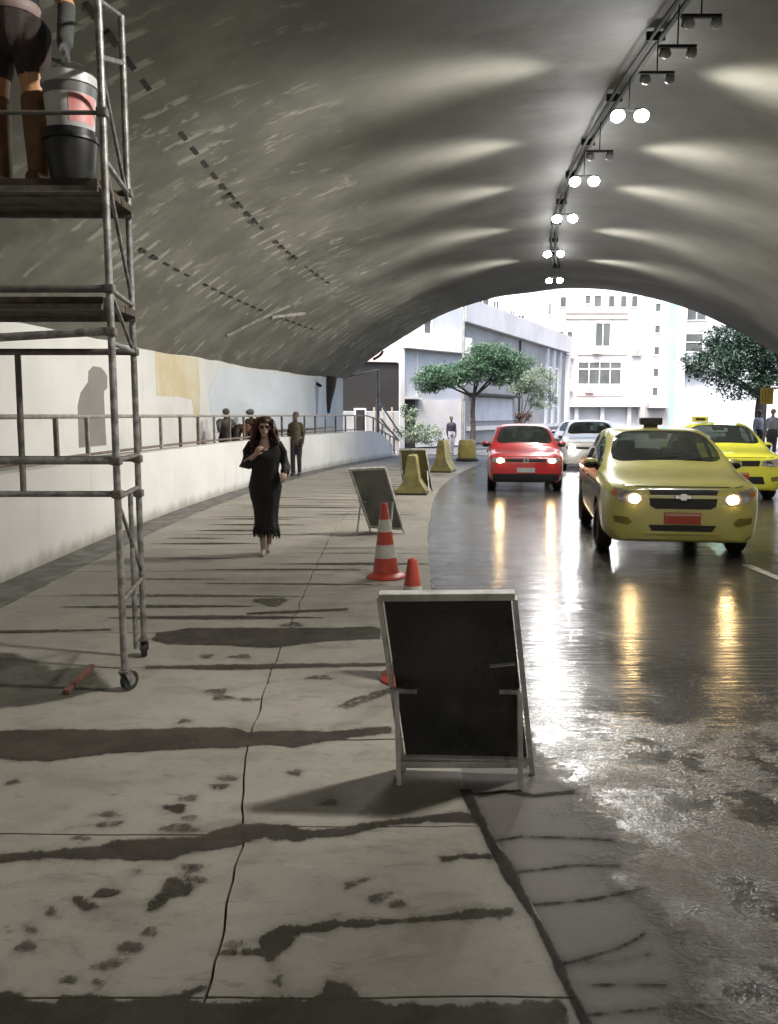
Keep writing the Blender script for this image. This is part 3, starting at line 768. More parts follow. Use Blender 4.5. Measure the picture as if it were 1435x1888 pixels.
# ---- white block above and behind the ramp
A = at(800, 700, 74); B_ = at(1010, 700, 78)
wb = empty('apartment_building', (A.x, A.y, 0), 0, 'white upper block with a row of windows above the grey ramp', 'building')
F = Facade(wb, A.xy, B_.xy)
F.slab('wall', 0, F.L, 0, 22, -10, 0, M['bld_white'])
def uu(px): return (at(px, 700, 76).x - A.x)
def zz(py): return at(900, py, 76).z
for (x0, x1, y0, y1) in ((915, 925, 556, 572), (935, 941, 568, 580), (950, 957, 572, 584), (966, 978, 580, 590), (880, 905, 548, 566)):
    F.window(uu(x0), uu(x1), zz(y1), zz(y0), 2)
# ---- pale house left of the pole
A = at(738, 700, 41); B_ = at(856, 700, 45)
ph = empty('house', (A.x, A.y, 0), 0, 'pale house with white canopy and dark doorway beside the portal', 'building')
F = Facade(ph, A.xy, B_.xy)
def uu(px): return at(px, 700, 43).x - at(738, 700, 43).x
def zz(py): return at(790, py, 43).z
F.slab('wall', 0, F.L, 0, zz(560), -6, 0, M['bld_pale'])
F.slab('upper_band', -.1, F.L + .02, zz(648), zz(618), -.02, .5, M['bld_white'])
F.slab('white_panel', uu(784), F.L, 0, zz(738), -.02, .08, M['bld_white'])
F.slab('doorway', uu(742), uu(778), 0, zz(736), -.02, .04, M['bld_dark'])
F.slab('corner_column', -.35, 0, 0, zz(632), -.3, .3, M['bld_white'])
F.slab('panel_seam', uu(782), uu(784), zz(735), zz(650), -.02, .05, M['bld_white'])
F.window(uu(801), uu(821), zz(617), zz(592), 1)
F.slab('ledge', uu(738), uu(790), zz(737), zz(733), -.02, .3, M['bld_white'])
# ---- dark clad wall and beam at the portal
A = at(612, 700, 36.5); B_ = at(736, 700, 37.5)
dk = empty('dark_wall', (A.x, A.y, 0), 0, 'dark brown clad wall under a beige beam just outside the portal', 'wall')
F = Facade(dk, A.xy, B_.xy)
def zz(py): return at(690, py, 37).z
F.slab('cladding', 0, F.L, zz(758), zz(668), -.3, 0, M['bld_dark'])
F.slab('beam', -3, F.L, zz(667), zz(628), -.5, .15, M['bld_cream'])
F.slab('base_wall', 0, F.L, 0, zz(759), -.3, .05, M['bld_grey'])
f_ = F.slab('door_frame', 1.0, 1.55, .9, 1.95, .03, .12, M['win_frame']); F.slab('door_panel', 1.07, 1.48, .95, 1.88, .1, .14, M['bld_dark'], f_)
for u in (1.9, 2.3, 2.75): F.slab('pale_post', u, u + .07, .1, 2.0, .05, .12, M['rail'])
# ---- steel gate of the walkway stair
M['gate'] = pm('grey painted gate steel', (0.30, 0.30, 0.29), (0.2, 0.2, 0.19), 5, .5, .3)
g0 = at(631, 760, 32); g1 = at(696, 840, 32.4)
gt = empty('stair_gate', (g1.x, g1.y, 0), 0, 'grey steel gate frame with diagonal braces at the end of the parapet', 'gate')
def G(px, py, d): return at(px, py, d) - gt.location
MB().tube(G(697, 682, 32.4), G(697, 840, 32.4), .07, n=10).build('post', M['gate'], gt, True)
MB().tube(G(631, 694, 32), G(631, 800, 32), .04, n=8).build('post', M['gate'], gt, True)
MB().tube(G(628, 698, 32), G(699, 682, 32.4), .035, n=8).build('top_bar', M['gate'], gt, True)
for (a0, b0, a1, b1) in ((702, 745, 742, 805), (702, 772, 735, 812)):
    MB().tube(G(a0, b0, 32.5), G(a1, b1, 33.5), .035, n=8).build('brace', M['gate'], gt, True)
for px in (703, 711, 719, 727): MB().tube(G(px, 795 + (px - 703) * .5, 32.6), G(px, 838, 32.6), .03, n=6).build('baluster', M['gate'], gt, True)
MB().tube(G(700, 792, 32.6), G(735, 812, 32.6), .03, n=6).build('hand_rail', M['gate'], gt, True)
mb = MB(); mb.box(G(715, 840, 32.6) - Vector((0, 0, .06)), (.8, .4, .16)); mb.build('footing', M['bld_white'], gt, bevel=.02)
# ---- service pipes hanging where the vault meets the wall
M['black_pipe'] = pm('black pipe', (0.012, 0.012, 0.012), (0.02, 0.02, 0.02), 9, .45)
o = MB().poly_tube([at(592, 712, 28.9), at(583, 706, 29), at(578, 712, 29), at(577, 740, 29), at(577, 768, 29)], .055, 8).build('drain_pipe', M['black_pipe'], None, True)
tag(o, 'bent black pipe on the white wall end near the portal', 'pipe')
o = MB().poly_tube([at(612, 694, 28.6), at(610, 715, 28.6), at(607, 740, 28.6), at(606, 762, 28.6)], [.2, .17, .1, .05], 10).build('cable_bundle', M['black_pipe'], None, True)
tag(o, 'thick black cable bundle hanging at the portal corner', 'cable')
o = MB().poly_tube([on_vault(-6.9, 29.9, .08), on_vault(-7.0, 29.9, .14), on_vault(-7.15, 29.9, .16), on_vault(-7.4, 29.9, .12)], .05, 8).build('portal_conduit', M['black_pipe'], None, True)
tag(o, 'short black conduit clipped to the left rim of the portal', 'pipe')
# ---- lamp pole
pb = at(853, 822, 43.0); pt = at(853, 545, 43.0)
po = empty('utility_pole', (pb.x, pb.y, 0), 0, 'thin grey utility pole in front of the pale house', 'pole')
MB().tube((0, 0, -.05), (0, 0, pt.z + 1), .09, .06, 10).build('shaft', M['gate'], po, True)
MB().lathe([(.16, 0), (.16, .25), (.1, .32)], 12).build('base_collar', M['gate'], po, True)
MB().box((.0, -.12, 3.4), (.22, .14, .4)).build('junction_box', M['ac'], po, bevel=.02)

# ---- trees
def leaf_mat(name, c1, c2):
    m, nt, b = nodes_of(name); T = NT(nt)
    f = T.noise(T.obj(), 1.4, 4); f2 = T.noise(T.obj(), 25, 2)
    c = T.mix(T.ramp(f, .35, .65), c1, c2); c = T.mix(T.math('MULTIPLY', f2, .4), c, tuple(x * 1.7 for x in c1))
    T.put(b.inputs['Base Color'], c); b.inputs['Roughness'].default_value = .45
    b.inputs['Transmission Weight'].default_value = 0.0
    tr = T.n('ShaderNodeBsdfTranslucent'); T.put(tr.inputs[0], c)
    mx = T.n('ShaderNodeMixShader'); mx.inputs[0].default_value = .28
    out = [n_ for n_ in nt.nodes if n_.type == 'OUTPUT_MATERIAL'][0]
    nt.links.new(b.outputs[0], mx.inputs[1]); nt.links.new(tr.outputs[0], mx.inputs[2]); nt.links.new(mx.outputs[0], out.inputs[0])
    return m
M['leaf_a'] = leaf_mat('green leaves', (0.075, 0.14, 0.08), (0.05, 0.105, 0.06))  # green lightened in the colour to stand in for haze over the tree
M['leaf_b'] = leaf_mat('dark leaves', (0.022, 0.05, 0.03), (0.014, 0.034, 0.022))
M['leaf_c'] = leaf_mat('pale leaves', (0.17, 0.22, 0.15), (0.13, 0.18, 0.12))
M['leaf_r'] = leaf_mat('reddish leaves', (0.09, 0.045, 0.04), (0.06, 0.05, 0.035))
M['bark'] = pm('bark', (0.05, 0.04, 0.032), (0.03, 0.024, 0.02), 12, .9, bump=.6)
def tree(name, base, clumps, nleaf, lsize, lm, label, trunk_r=.16, seed=1, fork=None):
    rr = random.Random(seed)
    root = empty(name, base, 0, label, 'tree' if 'tree' in name else 'shrub')
    fk = Vector(fork) if fork else Vector((0, 0, 2))
    mb = MB()
    mb.poly_tube([(0, 0, -.1), (fk.x * .3 + .03, fk.y * .3, fk.z * .35), (fk.x * .75 - .03, fk.y * .7, fk.z * .7), fk], [trunk_r * 1.25, trunk_r, trunk_r * .9, trunk_r * .8], 10)
    for c, r_ in clumps:
        c = Vector(c); mid = (fk + c) / 2 + Vector((rr.uniform(-.15, .15), rr.uniform(-.15, .15), .1))
        mb.poly_tube([fk - Vector((0, 0, .1)), mid, c], [trunk_r * .5, trunk_r * .32, trunk_r * .12], 6)
    mb.build('trunk', M['bark'], root, True)
    vs = []; fs = []; tot = sum(r_[0] * r_[1] * r_[2] if isinstance(r_, tuple) else r_ ** 3 for _, r_ in clumps)
    for c, r_ in clumps:
        rx, ry, rz2 = r_ if isinstance(r_, tuple) else (r_, r_, r_ * .7)
        share = int(nleaf * (rx * ry * rz2) / tot) + 20
        nsub = max(4, share // 26); subs = []
        for _ in range(nsub):
            while True:
                q = Vector((rr.uniform(-1, 1), rr.uniform(-1, 1), rr.uniform(-1, 1)))
                if .12 < q.length < 1: break
            q = q * (q.length ** -.35)
            subs.append(Vector(c) + Vector((q.x * rx, q.y * ry, q.z * rz2)))
        for i in range(share):
            sb = rr.choice(subs)
            p = sb + Vector((rr.gauss(0, .16 * rx), rr.gauss(0, .16 * ry), rr.gauss(0, .11 * rz2 + .02)))
            d = Vector((rr.gauss(0, 1), rr.gauss(0, 1), rr.gauss(-.2, .6))).normalized()
            sd = d.cross(Vector((rr.gauss(0, .4), rr.gauss(0, .4), 1))).normalized()
            L = lsize * rr.uniform(.6, 1.3); W = L * .42
            n0 = len(vs); nm = d.cross(sd) * L * .1
            vs += [p, p + d * L * .5 + sd * W * .5 + nm, p + d * L, p + d * L * .5 - sd * W * .5 + nm]
            fs += [(n0, n0 + 1, n0 + 2), (n0, n0 + 2, n0 + 3)]
    me = bpy.data.meshes.new('crown'); me.from_pydata(vs, [], fs); me.update()
    link_mesh('crown', me, lm, root)
    return root
tb = at(872, 700, 40); tb.z = 0
def rel(px, py, d): q = at(px, py, d); return (q.x - tb.x, q.y - tb.y, q.z)
tree('street_tree', tb, [(rel(905, 655, 40), (1.15, 1.1, .55)), (rel(945, 668, 40.3), (.95, .9, .5)), (rel(875, 680, 39.5), (.9, .9, .6)), (rel(820, 692, 39.6), (1.2, 1.0, .55)), (rel(790, 705, 40), (.7, .7, .5)), (rel(925, 690, 40), (.9, .8, .5))], 17000, .16, M['leaf_a'], 'green spreading street tree with thin trunk left of the red car', .13, 3, (0.05, 0, 2.6))
tb = at(962, 700, 44); tb.z = 0
tree('street_tree', tb, [(rel(985, 700, 44), (1.0, .9, .7)), (rel(1000, 735, 44), (.75, .7, .6)), (rel(960, 712, 44), (.7, .7, .5))], 4200, .15, M['leaf_c'], 'pale green small tree against the grey ramp wall', .06, 5, (.05, 0, 1.6))
tb = at(966, 700, 43); tb.z = 0
tree('shrub', tb, [((0, 0, 1.4), (.5, .45, .42)), ((.3, 0, 1.75), (.3, .3, .3))], 700, .14, M['leaf_r'], 'reddish brown shrub behind the roof of the red car', .05, 6, (0, 0, 1.0))
tb = at(1405, 700, 33); tb.z = .1
tree('street_tree', tb, [(rel(1375, 650, 33), (1.5, 1.3, .85)), (rel(1320, 680, 32.6), (1.1, 1.0, .7)), (rel(1420, 625, 33), (1.3, 1.2, .75)), (rel(1340, 625, 33.5), (.9, .9, .45)), (rel(1440, 680, 33), (1.3, 1.2, .8)), (rel(1280, 672, 33), (.55, .6, .35)), (rel(1370, 710, 32.8), (1.1, 1.0, .6)), (rel(1480, 640, 33.5), (1.4, 1.3, 1.0))], 24000, .16, M['leaf_b'], 'large dark tree beside the portal above the second taxi', .2, 8, (.0, 0, 2.3))
tb = at(760, 700, 37.5); tb.z = 0
tree('shrub', tb, [((0, 0, .9), (.8, .5, .5)), ((.9, 0, .7), (.6, .45, .4)), ((-.2, .3, 1.7), (.4, .4, .5))], 1500, .16, M['leaf_c'], 'greyish green shrubs in front of the dark doorway', .05, 9, (0, 0, .6))
# ---- yellow sign on the right pavement
q = at(1413, 730, 27)
sg = empty('street_sign', (q.x, q.y, .15), 0, 'small square yellow sign on a post at the right edge', 'sign')
MB().tube((0, 0, -.02), (0, 0, q.z - .15), .035, n=8).build('post', M['gate'], sg, True)
sp_ = MB().box((0, -.04, q.z - .15), (.42, .03, .54)).build('panel', pm('yellow sign face', (0.62, 0.42, 0.05), (0.55, 0.36, 0.04), 3, .4), sg, bevel=.008)
for k in range(4): MB().box((-.14 + .09 * k, -.058, q.z - .15), (.02, .006, .40)).build('stripe', pm('dark sign print', (0.2, 0.13, 0.03), None, 3, .4) if k == 0 else bpy.data.materials['dark sign print'], sp_)
# ================================================================== PEOPLE
def capsule(mb, a, b_, r0, r1, n=12):
    a = Vector(a); b_ = Vector(b_); d = b_ - a
    if d.length < 1e-5: d = Vector((0, 0, 1e-4))
    d = d.normalized(); t = Vector((0, 0, 1)) if abs(d.z) < .9 else Vector((1, 0, 0))
    x = d.cross(t).normalized(); y = d.cross(x); rings = []
    def ring(c, r): rings.append([c + (x * math.cos(2 * math.pi * k / n) + y * math.sin(2 * math.pi * k / n)) * r for k in range(n)])
    for k in range(4): an = -math.pi / 2 + (k + .25) * math.pi / 8; ring(a + d * r0 * math.sin(an), r0 * math.cos(an))
    ring(a, r0); ring(b_, r1)
    for k in range(1, 4): an = k * math.pi / 8; ring(b_ + d * r1 * math.sin(an), r1 * math.cos(an))
    ring(b_ + d * r1 * .98, r1 * .12)
    mb.loft(rings)
def ellipsoid(mb, c, r, n=16, rot=None):
    rings = []; c = Vector(c)
    for i in range(1, 10):
        ph = -math.pi / 2 + math.pi * i / 10; ring = []
        for k in range(n):
            an = 2 * math.pi * k / n
            v = Vector((r[0] * math.cos(ph) * math.cos(an), r[1] * math.cos(ph) * math.sin(an), r[2] * math.sin(ph)))
            ring.append(c + (rot @ v if rot else v))
        rings.append(ring)
    mb.loft(rings)
class Body:                                            # overlapping tapered limbs, fused to one skin by a voxel remesh
    def __init__(self): self.seg = []
    def c(self, a, b_, r0, r1, t): self.seg.append((Vector(a), Vector(b_), r0, r1, t)); return self
    def e(self, c, r, t): self.seg.append((Vector(c), tuple(r), None, None, t)); return self
    def hand(self, w, d, side, back, t, curl=.5, s=1.0):   # w wrist, d finger direction, side thumb side, back of hand normal
        w = Vector(w); d = Vector(d).normalized(); side = (Vector(side) - d * Vector(side).dot(d)).normalized(); pal = -Vector(back).normalized()
        for k, (o, l) in enumerate(((.03, .072), (.01, .08), (-.01, .075), (-.028, .06))):
            b0 = w + d * .085 * s + side * o * s
            self.c(w + d * .015 * s + side * o * .6 * s, b0, .013 * s, .0115 * s, t)
            m1 = b0 + (d * (1 - curl * .6) + pal * curl).normalized() * l * .5 * s
            m2 = m1 + (d * (1 - curl * 1.5) + pal * curl * 1.4).normalized() * l * .5 * s
            self.c(b0, m1, .0095 * s, .0085 * s, t); self.c(m1, m2, .0085 * s, .007 * s, t)
        t0 = w + d * .025 * s + side * .025 * s; t1 = t0 + (d * .6 + side * .75 + pal * .3).normalized() * .04 * s
        self.c(t0, t1, .013 * s, .011 * s, t); self.c(t1, t1 + (d * .9 + side * .1 + pal * .4).normalized() * .032 * s, .0105 * s, .008 * s, t)
    def head(self, c, t='skin', s=1.0, yaw=0.0, nod=0.0):
        c = Vector(c); Rm = Matrix.Rotation(yaw, 3, 'Z') @ Matrix.Rotation(nod, 3, 'X')
        def P_(x, y, z): return c + Rm @ Vector((x, y, z)) * s
        self.e(c + Rm @ Vector((0, .012, .03)) * s, (.074 * s, .093 * s, .095 * s), t)
        self.c(P_(0, -.03, -.03), P_(0, -.055, -.085), .058 * s, .03 * s, t)           # jaw
        self.c(P_(0, -.082, .02), P_(0, -.102, -.018), .011 * s, .016 * s, t)            # nose
        self.c(P_(-.022, -.082, -.052), P_(.022, -.082, -.052), .010 * s, .010 * s, t)      # lips
        for sx in (-1, 1):
            self.c(P_(.076 * sx, .01, .025), P_(.078 * sx, .005, -.015), .014 * s, .010 * s, t)    # ear
            self.c(P_(.03 * sx, -.078, .038), P_(.05 * sx, -.07, .036), .012 * s, .010 * s, t)      # brow
        return P_
    def build(self, name, voxel, mats, parent, order):
        mb = MB()
        for s_ in self.seg:
            if s_[2] is None: ellipsoid(mb, s_[0], s_[1])
            else: capsule(mb, *s_[:4])
        me = bpy.data.meshes.new('tmp'); me.from_pydata(mb.v, [], mb.f)
        bm = bmesh.new(); bm.from_mesh(me); bmesh.ops.recalc_face_normals(bm, faces=bm.faces); bm.to_mesh(me); bm.free()
        o = bpy.data.objects.new('tmp', me); COL.objects.link(o)
        rm = o.modifiers.new('r', 'REMESH'); rm.mode = 'VOXEL'; rm.voxel_size = voxel
        sm = o.modifiers.new('s', 'SMOOTH'); sm.factor = .5; sm.iterations = 3
        res = evaluated(o); bpy.data.objects.remove(o); bpy.data.meshes.remove(me)
        res.name = name; res.materials.clear()
        for k in order: res.materials.append(mats[k])
        idx = {k: i for i, k in enumerate(order)}
        for p in res.polygons:
            best = 9; bt = order[0]; c = p.center
            for s_ in self.seg:
                if s_[2] is None:
                    q = c - s_[0]; d = Vector((q.x / s_[1][0], q.y / s_[1][1], q.z / s_[1][2])).length - 1; d *= min(s_[1])
                else:
                    ab = s_[1] - s_[0]; tt = max(0, min(1, (c - s_[0]).dot(ab) / max(ab.length_squared, 1e-9)))
                    d = (c - (s_[0] + ab * tt)).length - (s_[2] + (s_[3] - s_[2]) * tt)
                if d < best: best = d; bt = s_[4]
            p.material_index = idx[bt]; p.use_smooth = True
        return link_mesh(name, res, None, parent)
def cloth(name, c1, c2=None, rough=.85): return pm(name, c1, c2, 9, rough, bump=.5, bscale=60)
def skin(name, c): return pm(name, c, tuple(x * .86 for x in c), 14, .5, bump=.08)
def hair_strands(name, mat, parent, top, back, n, length, spread, seed, r=.012, curl=.02, face_gap=.55):
    rr = random.Random(seed); mb = MB()
    for i in range(n):
        an = rr.uniform(0, 2 * math.pi)
        if math.cos(an - 3 * math.pi / 2) > face_gap: continue         # keep the face free (face looks to -Y)
        el_ = rr.uniform(.05, 1.25)
        st = Vector(top) + Vector((math.cos(an) * math.cos(el_) * .084, math.sin(an) * math.cos(el_) * .10 + .012, math.sin(el_) * .10))
        out = Vector((math.cos(an), math.sin(an) * .8 + .25, 0)).normalized()
        pts = []; rad = []; ph = rr.uniform(0, 6.3); L = length * rr.uniform(.7, 1.08); N = 9
        for k in range(N):
            t = k / (N - 1); sp_ = spread * (1 - (1 - t) ** 2.2) * rr.uniform(.85, 1.05)
            q = st + out * (sp_ + .012) + Vector((0, 0, .03 * math.sin(min(1, t * 3) * math.pi) - L * t ** 1.25))
            q += Vector((math.cos(ph + t * 11), math.sin(ph * 1.3 + t * 12), 0)) * curl * min(1, t * 3)
            pts.append(q); rad.append(r * (1.25 - .85 * t))
        mb.poly_tube(pts, rad, 6)
    ellipsoid(mb, Vector(top) + Vector((0, .012, .032)), (.090, .103, .086), 16); ellipsoid(mb, Vector(top) + Vector((0, .045, -.02)), (.09, .08, .11), 16)
    return mb.build(name, mat, parent, True, bevel=-1)

M['skin_light'] = skin('light skin', (0.52, 0.34, 0.26))
M['skin_tan'] = skin('tanned skin', (0.58, 0.30, 0.14))
M['skin_dark'] = skin('brown skin', (0.13, 0.075, 0.05))
M['black_cloth'] = cloth('black cloth', (0.006, 0.006, 0.006), (0.011, 0.010, 0.010))
M['hair_brown'] = pm('dark reddish hair', (0.10, 0.028, 0.018), (0.03, 0.009, 0.007), 30, .42, bump=.4)
M['hair_black'] = pm('black hair', (0.012, 0.010, 0.009), (0.02, 0.016, 0.014), 30, .45)
M['lips'] = pm('lips', (0.35, 0.10, 0.09), None, 5, .4)

# ---- woman in black walking towards the camera
wl = ground(492, 1022)
wm = empty('person', wl, R(4), 'woman with long dark red hair and sunglasses walking in a black dress', 'person'); wm.scale = (.955,) * 3
b = Body()
b.c((0, .0, .93), (0, .0, 1.06), .125, .11, 'k').c((0, 0, 1.08), (0, .005, 1.25), .11, .125, 'k')
b.c((-.07, -.05, 1.25), (.07, -.05, 1.25), .07, .07, 'k')
b.c((-.135, .015, 1.365), (.135, .015, 1.365), .058, .058, 'k').c((0, -.035, 1.29), (0, -.02, 1.40), .078, .055, 'skin')
b.c((0, .01, 1.38), (0, -.005, 1.48), .05, .046, 'skin')
hp = b.head((0, -.015, 1.565), 'skin', 1.0, R(4))
b.c((-.165, .01, 1.36), (-.245, .02, 1.13), .055, .045, 'k').c((-.245, .02, 1.13), (-.10, -.17, 1.25), .042, .028, 'skin')
b.hand((-.10, -.17, 1.25), (.5, -.1, .85), (.4, 0, -.6), (-.3, -.9, .1), 'skin', .5, .92)
b.c((.165, .01, 1.36), (.235, .03, 1.12), .055, .045, 'k').c((.235, .03, 1.12), (.25, -.17, 1.03), .042, .028, 'k')
b.hand((.25, -.17, 1.03), (-.1, -.7, -.5), (-.8, 0, .3), (.3, 0, .9), 'skin', .6, .92)
b.c((-.085, 0, .9), (-.055, -.03, .5), .095, .062, 'k').c((-.055, -.03, .5), (-.035, -.10, .10), .055, .034, 'leg')
b.c((.085, 0, .9), (.05, .02, .5), .095, .062, 'k').c((.05, .02, .5), (.02, .12, .12), .055, .034, 'leg')
b.c((-.035, -.10, .075), (-.035, -.22, .03), .032, .028, 'shoe').c((-.035, -.09, .08), (-.035, -.085, .012), .022, .012, 'shoe')
b.c((.02, .13, .11), (.02, .02, .035), .032, .028, 'shoe').c((.02, .15, .10), (.02, .15, .03), .022, .012, 'shoe')
b.build('body', .0085, {'k': M['black_cloth'], 'skin': M['skin_light'], 'leg': skin('shin skin', (0.34, 0.22, 0.16)), 'shoe': pm('beige shoes', (0.30, 0.25, 0.19), None, 6, .5)}, wm, ['k', 'skin', 'leg', 'shoe'])
# dress: scooped neck, fitted waist, fringed hem
rings = []; rr = random.Random(5); N = 40
for z, wx, wy, oy in ((1.405, .165, .075, .015), (1.35, .192, .115, .005), (1.27, .20, .135, -.005), (1.18, .185, .14, -.01), (1.06, .165, .125, 0), (.97, .185, .14, 0), (.86, .20, .155, .0), (.72, .182, .15, 0), (.58, .155, .14, .0), (.46, .138, .135, 0), (.38, .142, .14, 0), (.33, .158, .15, 0)):
    if wx == 0: continue
    ring = []
    for k in range(N):
        a = 2 * math.pi * k / N
        fold = 1 + .09 * math.sin(a * 7 + z * 4) * max(0, (1.0 - z)) + .03 * math.sin(a * 4 + z * 17) + .02 * math.sin(a * 11 - z * 26)
        ring.append(Vector((wx * math.cos(a) * fold, wy * math.sin(a) * fold + oy, z - (.115 * max(0, -math.sin(a)) ** 5 if z > 1.38 else (.075 * max(0, -math.sin(a)) ** 5 if z > 1.3 else 0)))))
    rings.append(ring)
mb = MB(); mb.loft(rings, cap=False); dr = mb.build('dress', M['black_cloth'], wm, True, bevel=-1)
mo = dr.modifiers.new('thick', 'SOLIDIFY'); mo.thickness = .006
mb = MB()
for k in range(70):
    a = 2 * math.pi * k / 70; L = rr.uniform(.05, .15)
    q = Vector((.154 * math.cos(a), .147 * math.sin(a), .345))
    mb.poly_tube([q, q + Vector((rr.uniform(-.01, .012), rr.uniform(-.01, .01), -L * .5)), q + Vector((rr.uniform(-.02, .02), rr.uniform(-.02, .02), -L))], [.010, .009, .004], 5)
mb.build('fringe', M['black_cloth'], dr, True, bevel=-1)
# loose cardigan sleeves
for sx, el_, wr_ in ((-1, (-.25, .02, 1.12), (-.13, -.13, 1.20)), (1, (.245, .03, 1.10), (.25, -.14, 1.04))):
    mb = MB(); sh = Vector((.15 * sx, .01, 1.385)); e_ = Vector(el_); w_ = Vector(wr_)
    if sx < 0: w_ = e_ + (w_ - e_) * .8
    mb.poly_tube([sh, (sh + e_) / 2 + Vector((.015 * sx, 0, .02)), e_ + Vector((.01 * sx, 0, -.02)), (e_ + w_) / 2 + Vector((0, 0, -.03)), w_ + Vector((0, 0, -.02))], [.058, .062, .062, .058, .05], 14)
    mb.build('sleeve', M['black_cloth'], wm, True, bevel=-1)
hair_strands('hair', M['hair_brown'], wm, (0, .0, 1.60), None, 190, .40, .078, 3, .0125, .018, .66)
sgl = MB()
for sx in (-1, 1):
    pts = [(.031 * sx + .027 * math.cos(2 * math.pi * k / 14), .021 * math.sin(2 * math.pi * k / 14)) for k in range(14)]
    sgl.add([hp(x, -.098 - .012 * (1 - abs(x) / .06), .018 + z) for x, z in pts] + [hp(x, -.092 - .012 * (1 - abs(x) / .06), .018 + z) for x, z in pts], [tuple(range(14))] + [(i, (i + 1) % 14, 14 + (i + 1) % 14, 14 + i) for i in range(14)])
    sgl.tube(hp(.058 * sx, -.09, .025), hp(.082 * sx, .0, .025), .004, n=6)
sgl.tube(hp(-.01, -.105, .024), hp(.01, -.105, .024), .004, n=6)
sgl.build('sunglasses', M['glass_dark'], wm, True, bevel=-1)
lp = MB(); ellipsoid(lp, hp(0, -.093, -.052), (.02, .006, .008), 10); lp.build('mouth', M['lips'], wm, True, bevel=-1)

# ---- generic standing or walking person, looking to -Y
def person(loc, rz, label, top, bottom, skin_m, hair_m, voxel=.016, h=1.74, stride=.08, arms=((-.205, -.0, 1.13), (-.20, -.07, .88), (.205, .02, 1.13), (.20, -.05, .88)), group=None, long_top=False, shoes=None, base=None):
    root = empty('person', loc, rz, label, 'person', group); b = Body(); k = h / 1.74
    def S(p): return Vector(p) * k
    b.c(S((0, 0, .92)), S((0, 0, 1.08)), .135 * k, .13 * k, 'top' if long_top else 'bot').c(S((0, 0, 1.08)), S((0, 0, 1.3)), .135 * k, .155 * k, 'top')
    b.c(S((-.115, 0, 1.385)), S((.115, 0, 1.385)), .072 * k, .072 * k, 'top').c(S((0, 0, 1.42)), S((0, -.01, 1.52)), .055 * k, .052 * k, 'skin')
    b.head(S((0, -.015, 1.615)), 'skin', k)
    for sx, e_, w_ in ((-1, arms[0], arms[1]), (1, arms[2], arms[3])):
        b.c(S((.165 * sx, 0, 1.365)), S(e_), .056 * k, .047 * k, 'top').c(S(e_), S(w_), .048 * k, .035 * k, 'top')
        d = (Vector(w_) - Vector(e_)); b.hand(S(w_), d, (0, -1, 0), (sx, 0, 0), 'skin', .45, k)
    for sx, st in ((-1, -stride), (1, stride)):
        b.c(S((.09 * sx, 0, .92)), S((.085 * sx, st * .5 - .03, .5)), .10 * k, .072 * k, 'bot').c(S((.085 * sx, st * .5 - .03, .5)), S((.08 * sx, st, .09)), .068 * k, .055 * k, 'bot')
        b.c(S((.08 * sx, st + .03, .05)), S((.085 * sx, st - .15, .035)), .045 * k, .036 * k, 'shoe')
    b.build('body', voxel, {'top': top, 'bot': bottom, 'skin': skin_m, 'shoe': shoes or M['black_plastic']}, root, ['top', 'bot', 'skin', 'shoe'])
    hm = MB(); ellipsoid(hm, S((0, .015, 1.655)), (.084 * k, .10 * k, .088 * k)); hm.build('hair', hair_m, root, True, bevel=-1)
    return root
M['olive'] = cloth('olive jacket', (0.095, 0.08, 0.05), (0.07, 0.058, 0.036))
M['dark_trouser'] = cloth('dark trousers', (0.028, 0.024, 0.03), (0.02, 0.018, 0.02))
man = person(ground(547, 876), R(-8), 'man in olive jacket and dark trousers standing by the white parapet', M['olive'], M['dark_trouser'], M['skin_dark'], M['hair_black'], .014, 1.74, .03, long_top=True)
person(at(1398, 800, 28.0) * 1 + Vector((0, 0, .15 - at(1398, 800, 28.0).z)), R(20), 'person in pale shirt at the right edge behind the second taxi', cloth('pale blue shirt', (0.42, 0.46, 0.52)), M['dark_trouser'], M['skin_dark'], M['hair_black'], .02, 1.68)
person(at(1424, 800, 27.4) + Vector((0, 0, .15 - at(1424, 800, 27.4).z)), R(-30), 'person in white shirt and grey trousers at the far right edge', cloth('white shirt', (0.55, 0.56, 0.57)), cloth('grey trousers', (0.12, 0.12, 0.13)), M['skin_tan'], M['hair_black'], .02, 1.7)
pp = ground(832, 838)
person(pp, R(10), 'distant pedestrian in dark top and white trousers near the yellow block', cloth('dark violet top', (0.05, 0.04, 0.07)), cloth('white trousers', (0.6, 0.6, 0.66)), M['skin_dark'], M['hair_black'], .02, 1.6)
